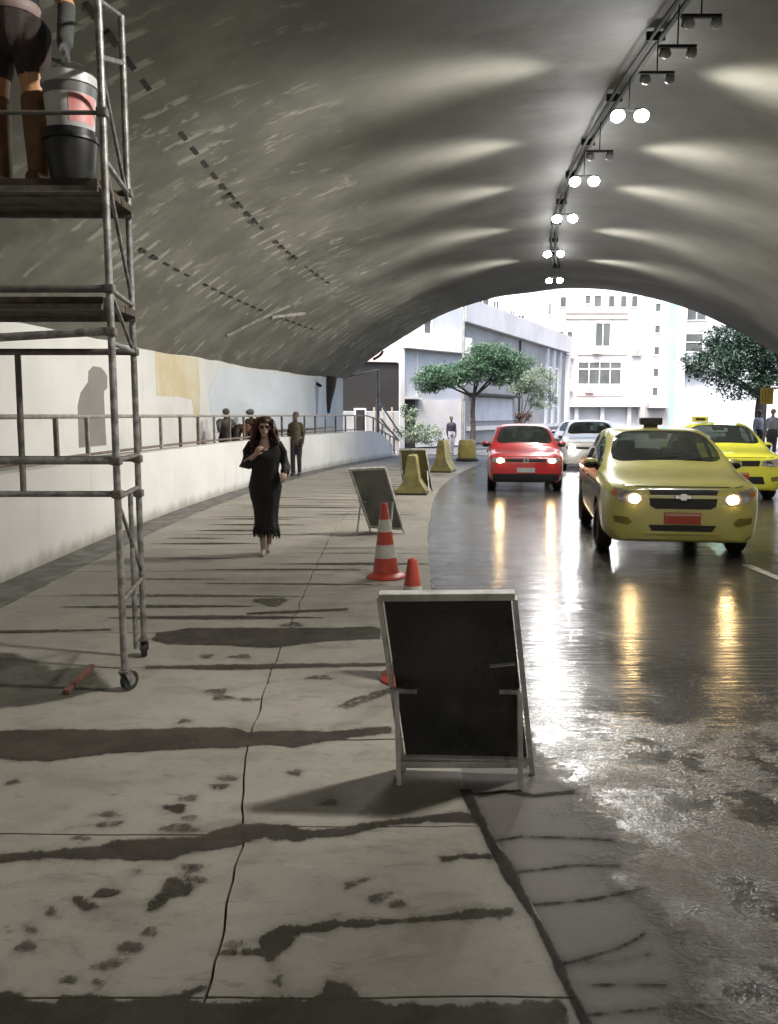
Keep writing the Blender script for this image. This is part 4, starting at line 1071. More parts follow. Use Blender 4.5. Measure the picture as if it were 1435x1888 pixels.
# ---- two people sitting on the raised walkway
def sitter(s, rz, label, top, bot, cap_m):
    root = empty('person', path(s, 67.95, .93), rz, label, 'person'); b = Body()
    b.c((0, .05, .12), (0, .02, .3), .15, .14, 't').c((0, .02, .3), (0, -.02, .48), .14, .15, 't').c((-.15, -.02, .56), (.15, -.02, .56), .07, .07, 't')
    b.c((0, -.03, .6), (0, -.05, .68), .055, .05, 's'); b.head((0, -.07, .76), 's', .98)
    for sx in (-1, 1):
        b.c((.1 * sx, 0, .12), (.14 * sx, -.34, .42), .1, .075, 'b').c((.14 * sx, -.34, .42), (.12 * sx, -.42, .06), .07, .05, 'b').c((.12 * sx, -.42, .04), (.12 * sx, -.58, .035), .042, .035, 'b')
        b.c((.19 * sx, -.02, .54), (.23 * sx, -.2, .34), .058, .048, 't').c((.23 * sx, -.2, .34), (.08 * sx, -.36, .44), .046, .034, 't')
        b.hand((.08 * sx, -.36, .44), (-.4 * sx, -.6, -.2), (0, 0, 1), (.5 * sx, -.5, .3), 's', .5)
    b.build('body', .016, {'t': top, 'b': bot, 's': M['skin_dark']}, root, ['t', 'b', 's'])
    c_ = MB(); ellipsoid(c_, (0, -.06, .80), (.09, .10, .085)); c_.tube((0, -.12, .80), (0, -.2, .79), .07, .05, 10); c_.build('cap', cap_m, root, True, bevel=-1)
M['cap_grey'] = cloth('grey cap', (0.14, 0.135, 0.13))
sitter(19.1, R(30), 'person in grey clothes and cap sitting on the walkway behind the railing', cloth('grey top', (0.12, 0.11, 0.10)), M['dark_trouser'], M['cap_grey'])
sitter(20.9, R(-35), 'person in brown clothes sitting against the walkway wall, right of the other sitter', cloth('brown top', (0.10, 0.055, 0.03)), cloth('rust trousers', (0.16, 0.08, 0.04)), M['cap_grey'])

# ================================================================== SCAFFOLD
FX, FY, RX, RY = -1.585, 4.73, -1.675, 5.42
LX = -3.45
sc = empty('scaffold_tower', (FX, FY, 0), 0, 'steel scaffold tower on castors with dark decks at the left edge', 'scaffold')
def L_(x, y, z): return Vector((x - FX, y - FY, z))
def sct(name, a, b_, r, mat=None, n=10): return MB().tube(L_(*a), L_(*b_), r, n=n).build(name, mat or M['steel'], sc, True)
DZ = 2.98
sct('upright', (FX, FY, .16), (FX, FY, 5.0), .021)
sct('upright', (RX, RY, .16), (RX, RY, 4.13), .0205)
sct('upright', (LX, FY, .16), (LX, FY, 5.0), .0245)
sct('upright', (LX - .09, RY, .16), (LX - .09, RY, 4.13), .0245)
sct('inner_leg', (FX - .06, FY + .42, .14), (FX - .06, FY + .42, 1.16), .016)
for z, y_, r_, m_ in ((1.385, FY, .022, 'steel'), (1.19, FY, .017, 'steel'), (1.36, RY, .02, 'steel_dark'), (1.13, RY, .016, 'steel'), (2.06, RY, .022, 'steel_dark'), (3.31, FY, .012, 'steel_dark'), (3.06, RY, .02, 'steel_dark'), (2.36, FY, .022, 'steel_dark')):
    sct('ledger', (FX if y_ == FY else RX, y_, z), (LX if y_ == FY else LX - .09, y_, z), r_, M[m_])
sct('ledger', (FX, FY, 2.125), (LX, FY, 2.02), .024)
sct('thin_post', (-2.435, RY, 2.06), (-2.445, RY, 1.13), .02, M['steel_dark'])
for z in (.55, 1.17, 1.385, 2.06, 2.36, 3.06, 3.6): sct('end_rung', (FX, FY, z), (RX, RY, z + (0 if z != 3.6 else .25)), .016, M['steel'] if z > 2 else M['steel_dark'])
for z0, z1 in ((3.9, 4.13), (3.55, 3.0), (3.06, 2.4), (2.36, 2.06), (1.15, .6)): sct('end_brace', (FX, FY, z0), (RX, RY, z1), .012)
sct('diagonal_brace', (FX, FY + .05, 1.5), (LX, FY + .05, 2.0), .010, M['steel_dark']) if False else None
def deck(z, n, mat, w):
    for k in range(n):
        y0 = FY + .03 + k * (RY - FY - .06) / n
        MB().box(L_((FX + LX) / 2 - .03, y0 + w / 2, z), ((FX - LX) - .05, w - .012, .045)).build('plank', mat, sc, bevel=.004)
    for y_ in (FY + .03, RY - .03): MB().box(L_((FX + LX) / 2 - .03, y_, z - .036), ((FX - LX) - .05, .03, .03)).build('deck_beam', M['steel_dark'], sc)
deck(DZ - .03, 3, M['plank'], .205)
deck(2.30, 3, M['plank'], .205)
for x, y, zs in ((FX, FY, (1.19, 1.385, 2.12, 2.36, 3.31)), (RX, RY, (1.13, 1.36, 2.06, 3.06))):
    for z in zs: MB().box(L_(x, y, z), (.062, .062, .05)).build('coupler', M['steel_dark'], sc, bevel=.012)
def castor(x, y, rz):
    mb = MB(); mb.tube(L_(x, y, .20), L_(x, y, .13), .02, n=10); mb.box(L_(x, y, .125), (.06, .06, .012)); o = mb.build('castor_fork', M['steel'], sc)
    dx, dy = math.sin(rz) * .035, math.cos(rz) * .035
    for k in (-1, 1): MB().beam(L_(x + k * .026 * math.cos(rz), y - k * .026 * math.sin(rz), .125), L_(x + k * .026 * math.cos(rz) + dx, y - k * .026 * math.sin(rz) + dy, .055), .008, .045).build('fork_plate', M['steel'], o)
    mb = MB(); ax = Vector((math.cos(rz), -math.sin(rz), 0)); c_ = L_(x + dx, y + dy, .06)
    mb.tube(c_ - ax * .017, c_ + ax * .017, .0585, n=20); mb.build('castor_wheel', M['rubber'], sc, True)
    mb = MB(); mb.tube(c_ - ax * .02, c_ + ax * .02, .03, n=12); mb.build('castor_hub', M['steel'], sc, True)
for x, y, r_ in ((FX, FY, .5), (RX, RY, -.4), (LX, FY, .9), (LX - .09, RY, .2)): castor(x, y, r_)
# ---- buckets on the deck
def bucket(loc, label, mat, h, r0, r1, bandm=None, handle=True, red=None):
    root = empty('bucket', loc, 0, label, 'bucket')
    MB().lathe([(.01, 0), (r0, 0), (r0 + .004, .01), (r1 - .003, h - .06), (r1 + .008, h - .055), (r1 + .008, h - .04), (r1, h - .035), (r1 + .002, h), (r1 - .008, h), (r1 - .02, h - .06), (r0 - .01, .02), (.01, .02)], 32).build('shell', mat, root, True)
    if bandm:
        def rad(z): return r0 + (r1 - r0) * z / h
        MB().lathe([(rad(h * .62) + .003, h * .62), (rad(h * .84) + .004, h * .84)], 32, cap=False).build('grey_band', bandm, root, True)
        mb = MB(); vs = []
        for k in range(9):
            a = R(-74 + 9 * k)
            for z in (h * .1, h * .60): vs.append((math.cos(a) * (rad(z) + .004), math.sin(a) * (rad(z) + .004), z))
        mb.add(vs, [(2 * k, 2 * k + 2, 2 * k + 3, 2 * k + 1) for k in range(8)]); mb.build('red_label', red, root, True, bevel=-1)
    if handle:
        mb = MB(); mb.poly_tube([(r1 * math.cos(a), 0, h - .05 + .14 * math.sin(a)) for a in [math.pi * k / 14 for k in range(15)]], .004, 6); mb.build('handle', M['steel'], root, True)
    return root
q = at(133, 300, 4.93)
bucket((q.x, 4.93, DZ), 'black bucket on the scaffold deck, under the white paint bucket', M['black_plastic'], .285, .115, .15, handle=False)
bx_, by_ = q.x + .005, 4.93
bucket((bx_, by_, DZ + .287), 'white paint bucket with red label stacked on the black bucket', pm('white bucket plastic', (0.62, 0.61, 0.60), (0.5, 0.49, 0.48), 5, .4), .30, .125, .15, pm('grey print', (0.16, 0.16, 0.155), None, 5, .4), True, pm('faded red print', (0.62, 0.20, 0.18), (0.68, 0.32, 0.30), 6, .4))
# ---- worker on the deck
wx = at(36, 300, 5.1).x
wk = empty('person', (wx, 5.12, DZ), R(6), 'worker in dark shorts and tall brown boots standing on the scaffold', 'person')
hw = Vector((bx_ - wx, by_ - 5.12, .287 + .40))         # where the glove grips the bucket handle
hw = Matrix.Rotation(R(-6), 3, 'Z') @ hw
b = Body()
b.c((0, 0, .90), (0, 0, 1.04), .15, .145, 'short').c((0, 0, 1.06), (0, 0, 1.3), .145, .17, 'shirt').c((-.16, 0, 1.40), (.16, 0, 1.40), .08, .08, 'shirt')
b.c((0, 0, 1.42), (0, -.01, 1.52), .06, .055, 'skin'); b.head((0, -.03, 1.61), 'skin', 1.0, R(15), R(12))
sh = Vector((.2, -.0, 1.38)); wr = hw + Vector((-.02, .02, .10)); elb = Vector((.30, .03, 1.08))
b.c(sh, elb, .062, .052, 'skin').c(elb, wr, .052, .047, 'glove'); b.hand(wr, hw - wr + Vector((0, 0, -.05)), (0, -1, 0), (1, .2, 0), 'glove', .75, 1.1)
b.c((-.2, 0, 1.38), (-.27, .0, 1.10), .062, .05, 'skin').c((-.27, 0, 1.10), (-.22, -.22, 1.02), .048, .036, 'skin'); b.hand((-.22, -.22, 1.02), (.3, -.8, .1), (.3, 0, .9), (-.8, -.2, 0), 'skin', .6)
for sx, st in ((-1, .02), (1, -.04)):
    b.c((.10 * sx, 0, .90), (.115 * sx, st - .02, .70), .115, .10, 'short').c((.115 * sx, st - .02, .72), (.12 * sx, st - .03, .48), .088, .066, 'skin')
    b.c((.12 * sx, st - .03, .50), (.12 * sx, st, .10), .082, .066, 'boot').c((.12 * sx, st + .02, .055), (.125 * sx, st - .15, .045), .055, .046, 'boot')
b.build('body', .0095, {'short': cloth('dark shorts', (0.022, 0.018, 0.018), (0.05, 0.03, 0.025)), 'shirt': cloth('navy shirt', (0.016, 0.015, 0.028)), 'skin': M['skin_tan'], 'glove': cloth('grey work glove', (0.075, 0.08, 0.078)), 'boot': pm('brown rubber boots', (0.22, 0.105, 0.042), (0.14, 0.065, 0.028), 5, .5)}, wk, ['short', 'shirt', 'skin', 'glove', 'boot'])
hm = MB(); ellipsoid(hm, (0, .0, 1.66), (.088, .102, .085)); hm.build('hair', M['hair_black'], wk, True, bevel=-1)
hm = MB(); hm.lathe([(.148, 0), (.158, .02), (.158, .05), (.15, .065)], 24, c=(0, 0, 1.0), cap=False); hm.build('belt', pm('pale belt', (0.30, 0.22, 0.2), None, 5, .6), wk, True, bevel=-1)

# ================================================================== BOARDS, CONES, BARRIERS
M['board_back'] = pm('dark board back', (0.045, 0.045, 0.042), (0.02, 0.02, 0.019), 2.2, .2, rough2=.4)
M['board_grey'] = pm('grey board back', (0.19, 0.19, 0.175), (0.13, 0.13, 0.12), 3, .5)
M['board_olive'] = pm('olive board back', (0.17, 0.155, 0.055), (0.12, 0.11, 0.04), 3, .5)
M['board_face'] = pm('white board face', (0.6, 0.6, 0.58), None, 2, .5)
def sign_stand(label, bl, br, tl, tr, legs, mat, tube=.011, flat=True):
    bl, br, tl, tr = Vector(bl), Vector(br), Vector(tl), Vector(tr)
    o0 = (bl + br) / 2; o0.z = 0
    root = empty('sign_stand', o0, 0, label, 'sign stand', 'folding sign stands on the sidewalk')
    bl, br, tl, tr = bl - o0, br - o0, tl - o0, tr - o0
    nrm = (br - bl).cross(tl - bl).normalized()
    if nrm.y > 0: nrm = -nrm
    def lerp(a, b_, t): return a + (b_ - a) * t
    ins = .03
    q = [lerp(lerp(bl, br, ins), lerp(tl, tr, ins), .08), lerp(lerp(bl, br, 1 - ins), lerp(tl, tr, 1 - ins), .08), lerp(tr, lerp(tl, br, 0), ins) if False else lerp(lerp(bl, br, 1 - ins), lerp(tl, tr, 1 - ins), .98), lerp(lerp(bl, br, ins), lerp(tl, tr, ins), .98)]
    mb = MB(); mb.add([p - nrm * .008 for p in q] + [p - nrm * .014 for p in q], [(0, 1, 2, 3), (7, 6, 5, 4), (0, 4, 5, 1), (1, 5, 6, 2), (2, 6, 7, 3), (3, 7, 4, 0)])
    pn = mb.build('panel', mat, root)
    mb = MB(); mb.add([p - nrm * .0145 for p in q] + [p - nrm * .016 for p in q], [(0, 1, 2, 3), (7, 6, 5, 4), (0, 4, 5, 1), (1, 5, 6, 2), (2, 6, 7, 3), (3, 7, 4, 0)]); mb.build('board_face', M['board_face'], pn)
    ud = (tl - bl).normalized()
    MB().beam(tl - ud * .0, tr - ud * 0, .035, .04, up=nrm).build('top_rail', M['alu'], root, bevel=.004)
    MB().beam(lerp(bl, tl, .07), lerp(br, tr, .07), .03, .03, up=nrm).build('bottom_rail', M['alu'], root, bevel=.004)
    for a, c_ in ((bl, tl), (br, tr)): MB().beam(a, lerp(a, c_, .985), .022, .034, up=nrm).build('side_rail', M['alu'], root, bevel=.003)
    for i, (fx, fy) in enumerate(legs):
        a = lerp(bl if i == 0 else br, tl if i == 0 else tr, .5) + nrm * .03; f = Vector((fx, fy, 0)) - o0
        a = a + (br - bl) * (.035 if i == 0 else -.035)
        MB().beam(a, f + Vector((0, 0, .0)), .022, .022).build('leg', M['alu'], root, bevel=.003)
        MB().beam(a - (br - bl).normalized() * (.03 if i == 0 else -.0) - ud * .0, a + (br - bl).normalized() * (.09 if i == 0 else -.09), .02, .02).build('hinge_bar', M['steel'], root)
    lf = [Vector((x, y, 0)) - o0 for x, y in legs]
    return root, pn, (lerp, bl, br, tl, tr, nrm)
def onz(px, py, z): r_ = ray(px, py); t = (z - CAM_H) / r_.z; return Vector((r_.x * t, r_.y * t, z))
bl = ground(745, 1418); br = ground(982, 1424)
tl = at(699, 1099, bl.y - .24); tr = at(949, 1097, br.y - .24)
root, pn, geo = sign_stand('white framed sign stand with dark back, nearest to the camera', bl, br, tl, tr, [ground(736, 1447).xy, ground(960, 1455).xy], M['board_back'])
lerp, bl, br, tl, tr, nrm = geo
a = lerp(lerp(bl, br, .76), lerp(tl, tr, .76), .62) + nrm * .0; c_ = lerp(lerp(bl, br, .95), lerp(tl, tr, .95), .635)
MB().beam(a, c_, .006, .018, up=nrm).build('pale_sticker', M['alu'], pn)
MB().beam(Vector(ground(736, 1409, .05)) - root.location, Vector(ground(972, 1409, .05)) - root.location, .02, .03).build('brace_bar', M['alu'], root, bevel=.003)
sign_stand('angled sign stand with grey back, second from the camera, behind the tall cone', (-.26, 11.55, 0), (.215, 11.3, 0), at(645, 866, 11.25), at(711, 863, 11.0), [ground(658, 986).xy, ground(719, 988).xy], M['board_grey'])
sign_stand('olive backed sign stand farthest from the camera, beside the yellow block', (.33, 18.1, 0), ground(798, 906), at(737, 829, 17.75), at(785, 829, 17.5), [(.3, 17.45), (.86, 17.3)], M['board_olive'])

M['cone_red'] = pm('orange red cone plastic', (0.50, 0.075, 0.05), (0.42, 0.06, 0.04), 5, .4, spec=.4)
M['cone_white'] = pm('dull white cone band', (0.62, 0.61, 0.53), (0.50, 0.48, 0.42), 9, .4)
def cone(loc, label, tilt=0):
    root = empty('traffic_cone', loc, .3, label, 'traffic cone', 'striped traffic cones')
    if tilt: root.rotation_euler = (0, R(tilt), .3)
    def rr_(z): return .135 - (.135 - .032) * (z - .05) / .70
    MB().lathe([(.01, .0), (.20, .0), (.205, .012), (.19, .03), (.15, .045), (.137, .052), (.01, .052)], 32).build('base', M['cone_red'], root, True)
    bands = ((.052, .21, 'cone_red'), (.21, .345, 'cone_white'), (.345, .475, 'cone_red'), (.475, .60, 'cone_white'), (.60, .755, 'cone_red'))
    for z0, z1, m_ in bands:
        pr = [(rr_(z0) + (.002 if 'white' in m_ else 0), z0), (rr_(z1) + (.002 if 'white' in m_ else 0), z1)]
        if z1 > .75: pr += [(rr_(z1) * .8, z1 + .01), (.012, z1 + .012)]
        MB().lathe(pr, 28, cap=False).build('stripe_band' if 'white' in m_ else 'cone_section', M[m_], root, True)
    return root
c1 = ground(712, 1064); cone(c1, 'tall red and white striped traffic cone standing between the sign stands', -1.5)
cone((.145, 4.97, 0), 'red and white traffic cone half hidden behind the nearest sign stand')

M['yellow_conc'] = pm('worn yellow painted concrete', (0.30, 0.265, 0.095), (0.16, 0.145, 0.065), 3.2, .7, bump=.4)
def jersey(loc, rz, label, w, h, ln):
    root = empty('road_barrier', loc, rz, label, 'barrier', 'yellow barrier blocks')
    pr = [(-w / 2, 0), (w / 2, 0), (w / 2, .08), (w * .26, h * .38), (w * .16, h * .92), (w * .12, h), (-w * .12, h), (-w * .16, h * .92), (-w * .26, h * .38), (-w / 2, .08)]
    mb = MB(); mb.prism(pr, ln, (0, 0, 0), (1, 0, 0), (0, 0, 1)); mb.v = [(x, -y, z) for x, y, z in mb.v] if False else mb.v
    mb.v = [(x, y + ln if True else y, z) for x, y, z in mb.v]
    o = mb.build('block', M['yellow_conc'], root, bevel=.015)
    MB().box((0, ln / 2, .02), (w + .03, ln + .03, .04)).build('skid', M['black_plastic'], root)
    MB().tube((0, ln * .5, h - .01), (0, ln * .5, h + .05), .02, n=8).build('lifting_eye', M['steel_dark'], root, True)
    return root
jersey((.46, 16.75, 0), R(-6), 'dull yellow concrete barrier block in front of the olive sign stand', .62, .82, .7)
jersey((1.48, 23.4, 0), R(-14), 'yellow concrete barrier block behind the olive sign stand', .60, .92, .9)
q = ground(861, 850)
yb = empty('road_barrier', q, R(-18), 'bright yellow plastic barrier drum on a dark base near the portal', 'barrier', 'yellow barrier blocks')
MB().lathe([(.01, .1), (.33, .1), (.345, .14), (.32, .40), (.335, .43), (.30, .70), (.27, .76), (.06, .78), (.01, .78)], 20).build('drum', pm('yellow plastic', (0.62, 0.52, 0.16), (0.5, 0.42, 0.14), 4, .5), yb, True)
MB().lathe([(.01, 0), (.42, 0), (.43, .05), (.36, .11), (.01, .11)], 20).build('base', M['rubber'], yb, True)
# ---- stick on the ground
a, c_ = ground(122, 1276, .02), ground(170, 1228, .02)
st = MB(); st.beam(a, c_, .035, .028); o = st.build('wooden_stick', pm('reddish wood', (0.12, 0.045, 0.03), (0.08, 0.03, 0.02), 10, .7), None, bevel=.004)
tag(o, 'reddish brown wooden stick lying on the sidewalk by the scaffold', 'stick')
# ================================================================== VEHICLES  (local: front towards -Y, origin at the ground below the centre)
def car_cage(P):
    L, W, H = P['L'], P['W'] / 2, P['H']
    zb, hood, cowl, belt = P['zb'], P['hood'], P['cowl'], P['belt']
    st = []
    def hoodring(y, w, z0, zt, drop=.07):
        return (y, [(0, z0), (w * .86, z0), (w * .97, z0 + .10), (w, z0 + (zt - z0) * .52), (w * .985, zt - drop * 1.9), (w * .93, zt - drop), (w * .82, zt - drop * .42), (w * .72, zt - drop * .2), (w * .4, zt - .004), (0, zt)])
    def cab(y, w, zt, wt, b=None, z0=None):
        b = b or belt; z0 = z0 or zb
        return (y, [(0, z0), (w * .88, z0), (w * .975, z0 + .10), (w, .56), (w * .99, b - .09), (w * .955, b), (wt, zt - .085), (wt - .075, zt - .028), (wt * .5, zt - .004), (0, zt)])
    st.append(hoodring(.015, W * .80, zb + .05, hood - .15, .05))
    st.append(hoodring(.065, W * .915, zb + .012, hood - .085, .05))
    st.append(hoodring(.21, W * .98, zb, hood - .03, .055))
    st.append(hoodring(.52, W * .995, zb, hood + .0, .065))
    st.append(hoodring(.95, W, zb, hood + .055, .06))
    yc = P['y_cowl']
    st.append((yc, [(0, zb), (W * .88, zb), (W * .975, zb + .1), (W, .56), (W * .99, belt - .10), (W * .96, belt - .015), (W * .89, cowl - .02), (W * .83, cowl), (W * .45, cowl + .035), (0, cowl + .045)]))
    n_cowl = len(st) - 1
    st.append(cab(P['y_head'], W, H - .045, W * .745)); n_head = len(st) - 1
    yb = P['y_b']
    st.append(cab(yb - .045, W, H - .004, W * .755)); st.append(cab(yb + .045, W, H, W * .755)); n_b = len(st) - 2
    st.append(cab(P['y_c'], W, H - .02, W * .75)); n_c = len(st) - 1
    st.append(cab(P['y_rh'], W * .99, H - .075, W * .72)); n_rh = len(st) - 1
    if P['sedan']:
        dk = P['deck']
        st.append((P['y_rg'], [(0, zb), (W * .88, zb), (W * .97, zb + .1), (W * .99, .56), (W * .98, belt - .09), (W * .94, belt - .01), (W * .85, dk - .03), (W * .76, dk), (W * .42, dk + .025), (0, dk + .03)])); n_rg = len(st) - 1
        st.append(hoodring(L - .14, W * .95, zb + .02, dk - .01, .06)); st.append(hoodring(L - .03, W * .86, zb + .06, dk - .10, .06))
    else:
        st.append((P['y_rg'], [(0, zb), (W * .88, zb), (W * .97, zb + .1), (W * .985, .56), (W * .975, belt - .09), (W * .94, belt), (W * .84, belt + .05), (W * .77, belt + .06), (W * .42, belt + .07), (0, belt + .07)])); n_rg = len(st) - 1
        st.append(hoodring(L - .05, W * .93, zb + .02, belt - .06, .06)); st.append(hoodring(L - .01, W * .84, zb + .08, belt - .2, .05))
    return st, dict(cowl=n_cowl, head=n_head, b=n_b, c=n_c, rh=n_rh, rg=n_rg)
def make_car(name, P, paint, loc, rz, label, group=None, wheel_r=.30):
    st, I = car_cage(P); L = P['L']; J = 10
    bm = bmesh.new(); cr = bm.edges.layers.float.new('crease_edge'); V = {}
    for i, (y, ring) in enumerate(st):
        for j, (w, z) in enumerate(ring):
            V[i, j, 1] = bm.verts.new((w, y - L / 2, z))
            V[i, j, -1] = V[i, j, 1] if j in (0, J - 1) else bm.verts.new((-w, y - L / 2, z))
    def matof(i, j):
        if I['cowl'] <= i < I['head'] and j in (7, 8): return 1                      # windscreen
        if j == 5 and I['cowl'] <= i < I['b']: return 2                             # front side window
        if j == 5 and I['b'] + 1 <= i < I['c']: return 3
        if I['rh'] <= i < I['rg'] and j in (7, 8): return 4
        return 0
    for i in range(len(st) - 1):
        for j in range(J - 1):
            for sg_ in (1, -1):
                q = [V[i, j, sg_], V[i + 1, j, sg_], V[i + 1, j + 1, sg_], V[i, j + 1, sg_]]
                f = bm.faces.new(q if sg_ == 1 else q[::-1]); f.material_index = matof(i, j)
    for i in (0, len(st) - 1):
        for sg_ in (1, -1):
            q = [V[i, j, sg_] for j in range(J)]
            bm.faces.new(q if (i == 0) == (sg_ == 1) else q[::-1])
    bmesh.ops.recalc_face_normals(bm, faces=bm.faces)
    for e in bm.edges:
        ms = {f.material_index for f in e.link_faces}
        if len(ms) > 1: e[cr] = .85
    for sg_ in (1, -1):
        for i in range(len(st) - 1):
            for j, c in ((5, .6), (1, .6), (4, .5), (2, .3)):
                e = bm.edges.get((V[i, j, sg_], V[i + 1, j, sg_]))
                if e and e[cr] < c: e[cr] = c
    me = bpy.data.meshes.new('tmp'); bm.to_mesh(me); bm.free()
    for k in range(5): me.materials.append(paint)
    o = bpy.data.objects.new('tmp', me); COL.objects.link(o)
    ss = o.modifiers.new('s', 'SUBSURF'); ss.levels = 3; ss.render_levels = 3
    cut = MB(); W = P['W'] / 2; axles = (P['ax_f'] - L / 2, P['ax_r'] - L / 2)
    for ya in axles:
        for sg_ in (1, -1): cut.tube((sg_ * (W - .26), ya, wheel_r), (sg_ * (W + .2), ya, wheel_r), wheel_r + .055, n=32)
    co = cut.build('cut', paint); co.hide_render = True
    bo = o.modifiers.new('b', 'BOOLEAN'); bo.operation = 'DIFFERENCE'; bo.solver = 'EXACT'; bo.object = co
    full = evaluated(o)
    bpy.data.objects.remove(o); bpy.data.objects.remove(co)
    root = empty(name, loc, rz, label, 'car', group)
    fb = bmesh.new(); fb.from_mesh(full); fb.normal_update()
    bvh = BVHTree.FromBMesh(fb)
    groups = {'body': [], 'wheel_well': [], 'windscreen': [], 'side_window+': [], 'side_window-': [], 'rear_side_window+': [], 'rear_side_window-': [], 'rear_window': []}
    for f in fb.faces:
        c = f.calc_center_median(); mi = f.material_index
        inwell = any(abs(math.hypot(c.y - ya, c.z - wheel_r) - (wheel_r + .055)) < .012 for ya in axles) and abs(c.x) > W - .3 or any(math.hypot(c.y - ya, c.z - wheel_r) < wheel_r + .05 and abs(abs(c.x) - (W - .26)) < .01 for ya in axles)
        if inwell and mi == 0: groups['wheel_well'].append(f)
        elif mi == 0: groups['body'].append(f)
        elif mi == 1: groups['windscreen'].append(f)
        elif mi == 4: groups['rear_window'].append(f)
        else: groups[('side_window' if mi == 2 else 'rear_side_window') + ('+' if c.x > 0 else '-')].append(f)
    for g_, fs in groups.items():
        if not fs: continue
        vm = {}; vs = []; fl = []
        for f in fs:
            fl.append([])
            for v in f.verts:
                if v.index not in vm: vm[v.index] = len(vs); vs.append(v.co.copy())
                fl[-1].append(vm[v.index])
        m2 = bpy.data.meshes.new(g_); m2.from_pydata(vs, [], fl); m2.update()
        nm = g_.strip('+-')
        mt = paint if nm == 'body' else (M['black_plastic'] if nm == 'wheel_well' else M['car_glass'])
        ob = link_mesh(nm, m2, mt, root, True); shade_auto(m2, 35)
        if nm == 'body':                                   # dark trim inside the shell
            m3 = bpy.data.meshes.new('lining'); nr = [v.normal.copy() for v in m2.vertices]
            m3.from_pydata([v.co - n_ * .022 for v, n_ in zip(m2.vertices, nr)], [], [tuple(p_.vertices) for p_ in m2.polygons if p_.center.z > .62]); m3.update()
            link_mesh('lining', m3, M['lining'], ob, True)
    fb.free()
    # ---- details laid on the skin
    def decal(nm, outline, axis, mat, parent=root, off=.006, thick=.012, sub=3, side=-1):
        # outline in (x, z) for the front ('f'), (y, z) for a flank ('s'), (x, z) for the back ('r')
        b2 = bmesh.new()
        def P3(p): return Vector((p[0], -L, p[1])) if axis == 'f' else (Vector((p[0], L, p[1])) if axis == 'r' else Vector((side * 2, p[0], p[1])))
        d = Vector((0, 1, 0)) if axis == 'f' else (Vector((0, -1, 0)) if axis == 'r' else Vector((-side, 0, 0)))
        f = b2.faces.new([b2.verts.new(P3(p)) for p in outline])
        bmesh.ops.triangulate(b2, faces=[f])
        for _ in range(sub): bmesh.ops.subdivide_edges(b2, edges=[e for e in b2.edges if e.calc_length() > .03], cuts=1, use_grid_fill=True)
        bmesh.ops.triangulate(b2, faces=b2.faces)
        for v in b2.verts:
            h = bvh.ray_cast(v.co, d, 9)
            if h[0] is not None: v.co = h[0] - d * off
            else:
                h = bvh.find_nearest(v.co + d * L * .5); v.co = h[0] - d * off
        g2 = bmesh.ops.extrude_face_region(b2, geom=list(b2.faces))
        for e in g2['geom']:
            if isinstance(e, bmesh.types.BMVert): e.co = e.co - d * 0 + d * (thick)
        bmesh.ops.recalc_face_normals(b2, faces=b2.faces)
        m2 = bpy.data.meshes.new(nm); b2.to_mesh(m2); b2.free()
        o2 = link_mesh(nm, m2, mat, parent, True); shade_auto(m2, 40)
        return o2
    def hit(x, z, d='f', side=-1):
        if d == 'f': h = bvh.ray_cast(Vector((x, -L, z)), Vector((0, 1, 0)), 9)
        else: h = bvh.ray_cast(Vector((side * 2, x, z)), Vector((-side, 0, 0)), 9)
        return h[0] if h[0] is not None else Vector((x, -L / 2, z))
    # wheels
    for ya in axles:
        for sg_ in (1, -1):
            xo = sg_ * (W - .105)
            mb = MB(); r_ = wheel_r
            mb.lathe([(r_ * .62, -.095), (r_ * .86, -.10), (r_ * .97, -.08), (r_, -.045), (r_, .045), (r_ * .97, .08), (r_ * .86, .10), (r_ * .62, .095), (r_ * .60, 0)], 36, c=(0, 0, 0), axis='X', cap=False)
            tw = mb.build('wheel', M['rubber'], root, True); tw.location = (xo, ya, wheel_r)
            mb = MB(); s2 = sg_
            mb.lathe([(.02, .06 * s2), (.05, .075 * s2), (.06, .065 * s2), (r_ * .60, .062 * s2), (r_ * .66, .085 * s2), (r_ * .66, -.02 * s2), (r_ * .3, -.02 * s2), (.02, -.02 * s2)], 30, axis='X')
            rim = mb.build('rim', P['rim'], tw, True)
    return root, decal, hit, bvh
M['lining'] = pm('dark car trim', (0.03, 0.03, 0.03), (0.045, 0.044, 0.042), 5, .8)
M['seat'] = pm('grey seat fabric', (0.09, 0.09, 0.088), (0.06, 0.06, 0.06), 12, .9, bump=.3)
def car_paint(name, c, c2=None):
    return pm(name, c, c2 or tuple(x * .93 for x in c), 3, .32, 0.0, coat=.9, spec=.5)
SEDAN = dict(L=4.45, W=1.78, H=1.51, zb=.20, hood=.96, cowl=1.05, belt=.97, y_cowl=1.12, y_head=1.86, y_b=2.35, y_c=3.10, y_rh=3.42, y_rg=3.95, sedan=True, deck=1.10, ax_f=.86, ax_r=3.48)
HATCH = dict(L=3.90, W=1.66, H=1.46, zb=.20, hood=.88, cowl=.99, belt=.93, y_cowl=1.08, y_head=1.78, y_b=2.2, y_c=3.0, y_rh=3.5, y_rg=3.82, sedan=False, deck=1.0, ax_f=.80, ax_r=3.27)
M['rim_steel'] = pm('dull hub cap', (0.30, 0.30, 0.30), (0.18, 0.18, 0.18), 10, .4, .6)
M['rim_dark'] = pm('dark steel rim', (0.04, 0.04, 0.04), (0.06, 0.06, 0.06), 10, .5, .4)
M['head_on'] = emit('lit headlamp bulb', (1.0, .66, .30), 30.0)
M['head_glass'] = pm('headlamp glass', (0.42, 0.38, 0.35), (0.30, 0.27, 0.25), 20, .12, .3, coat=.8)
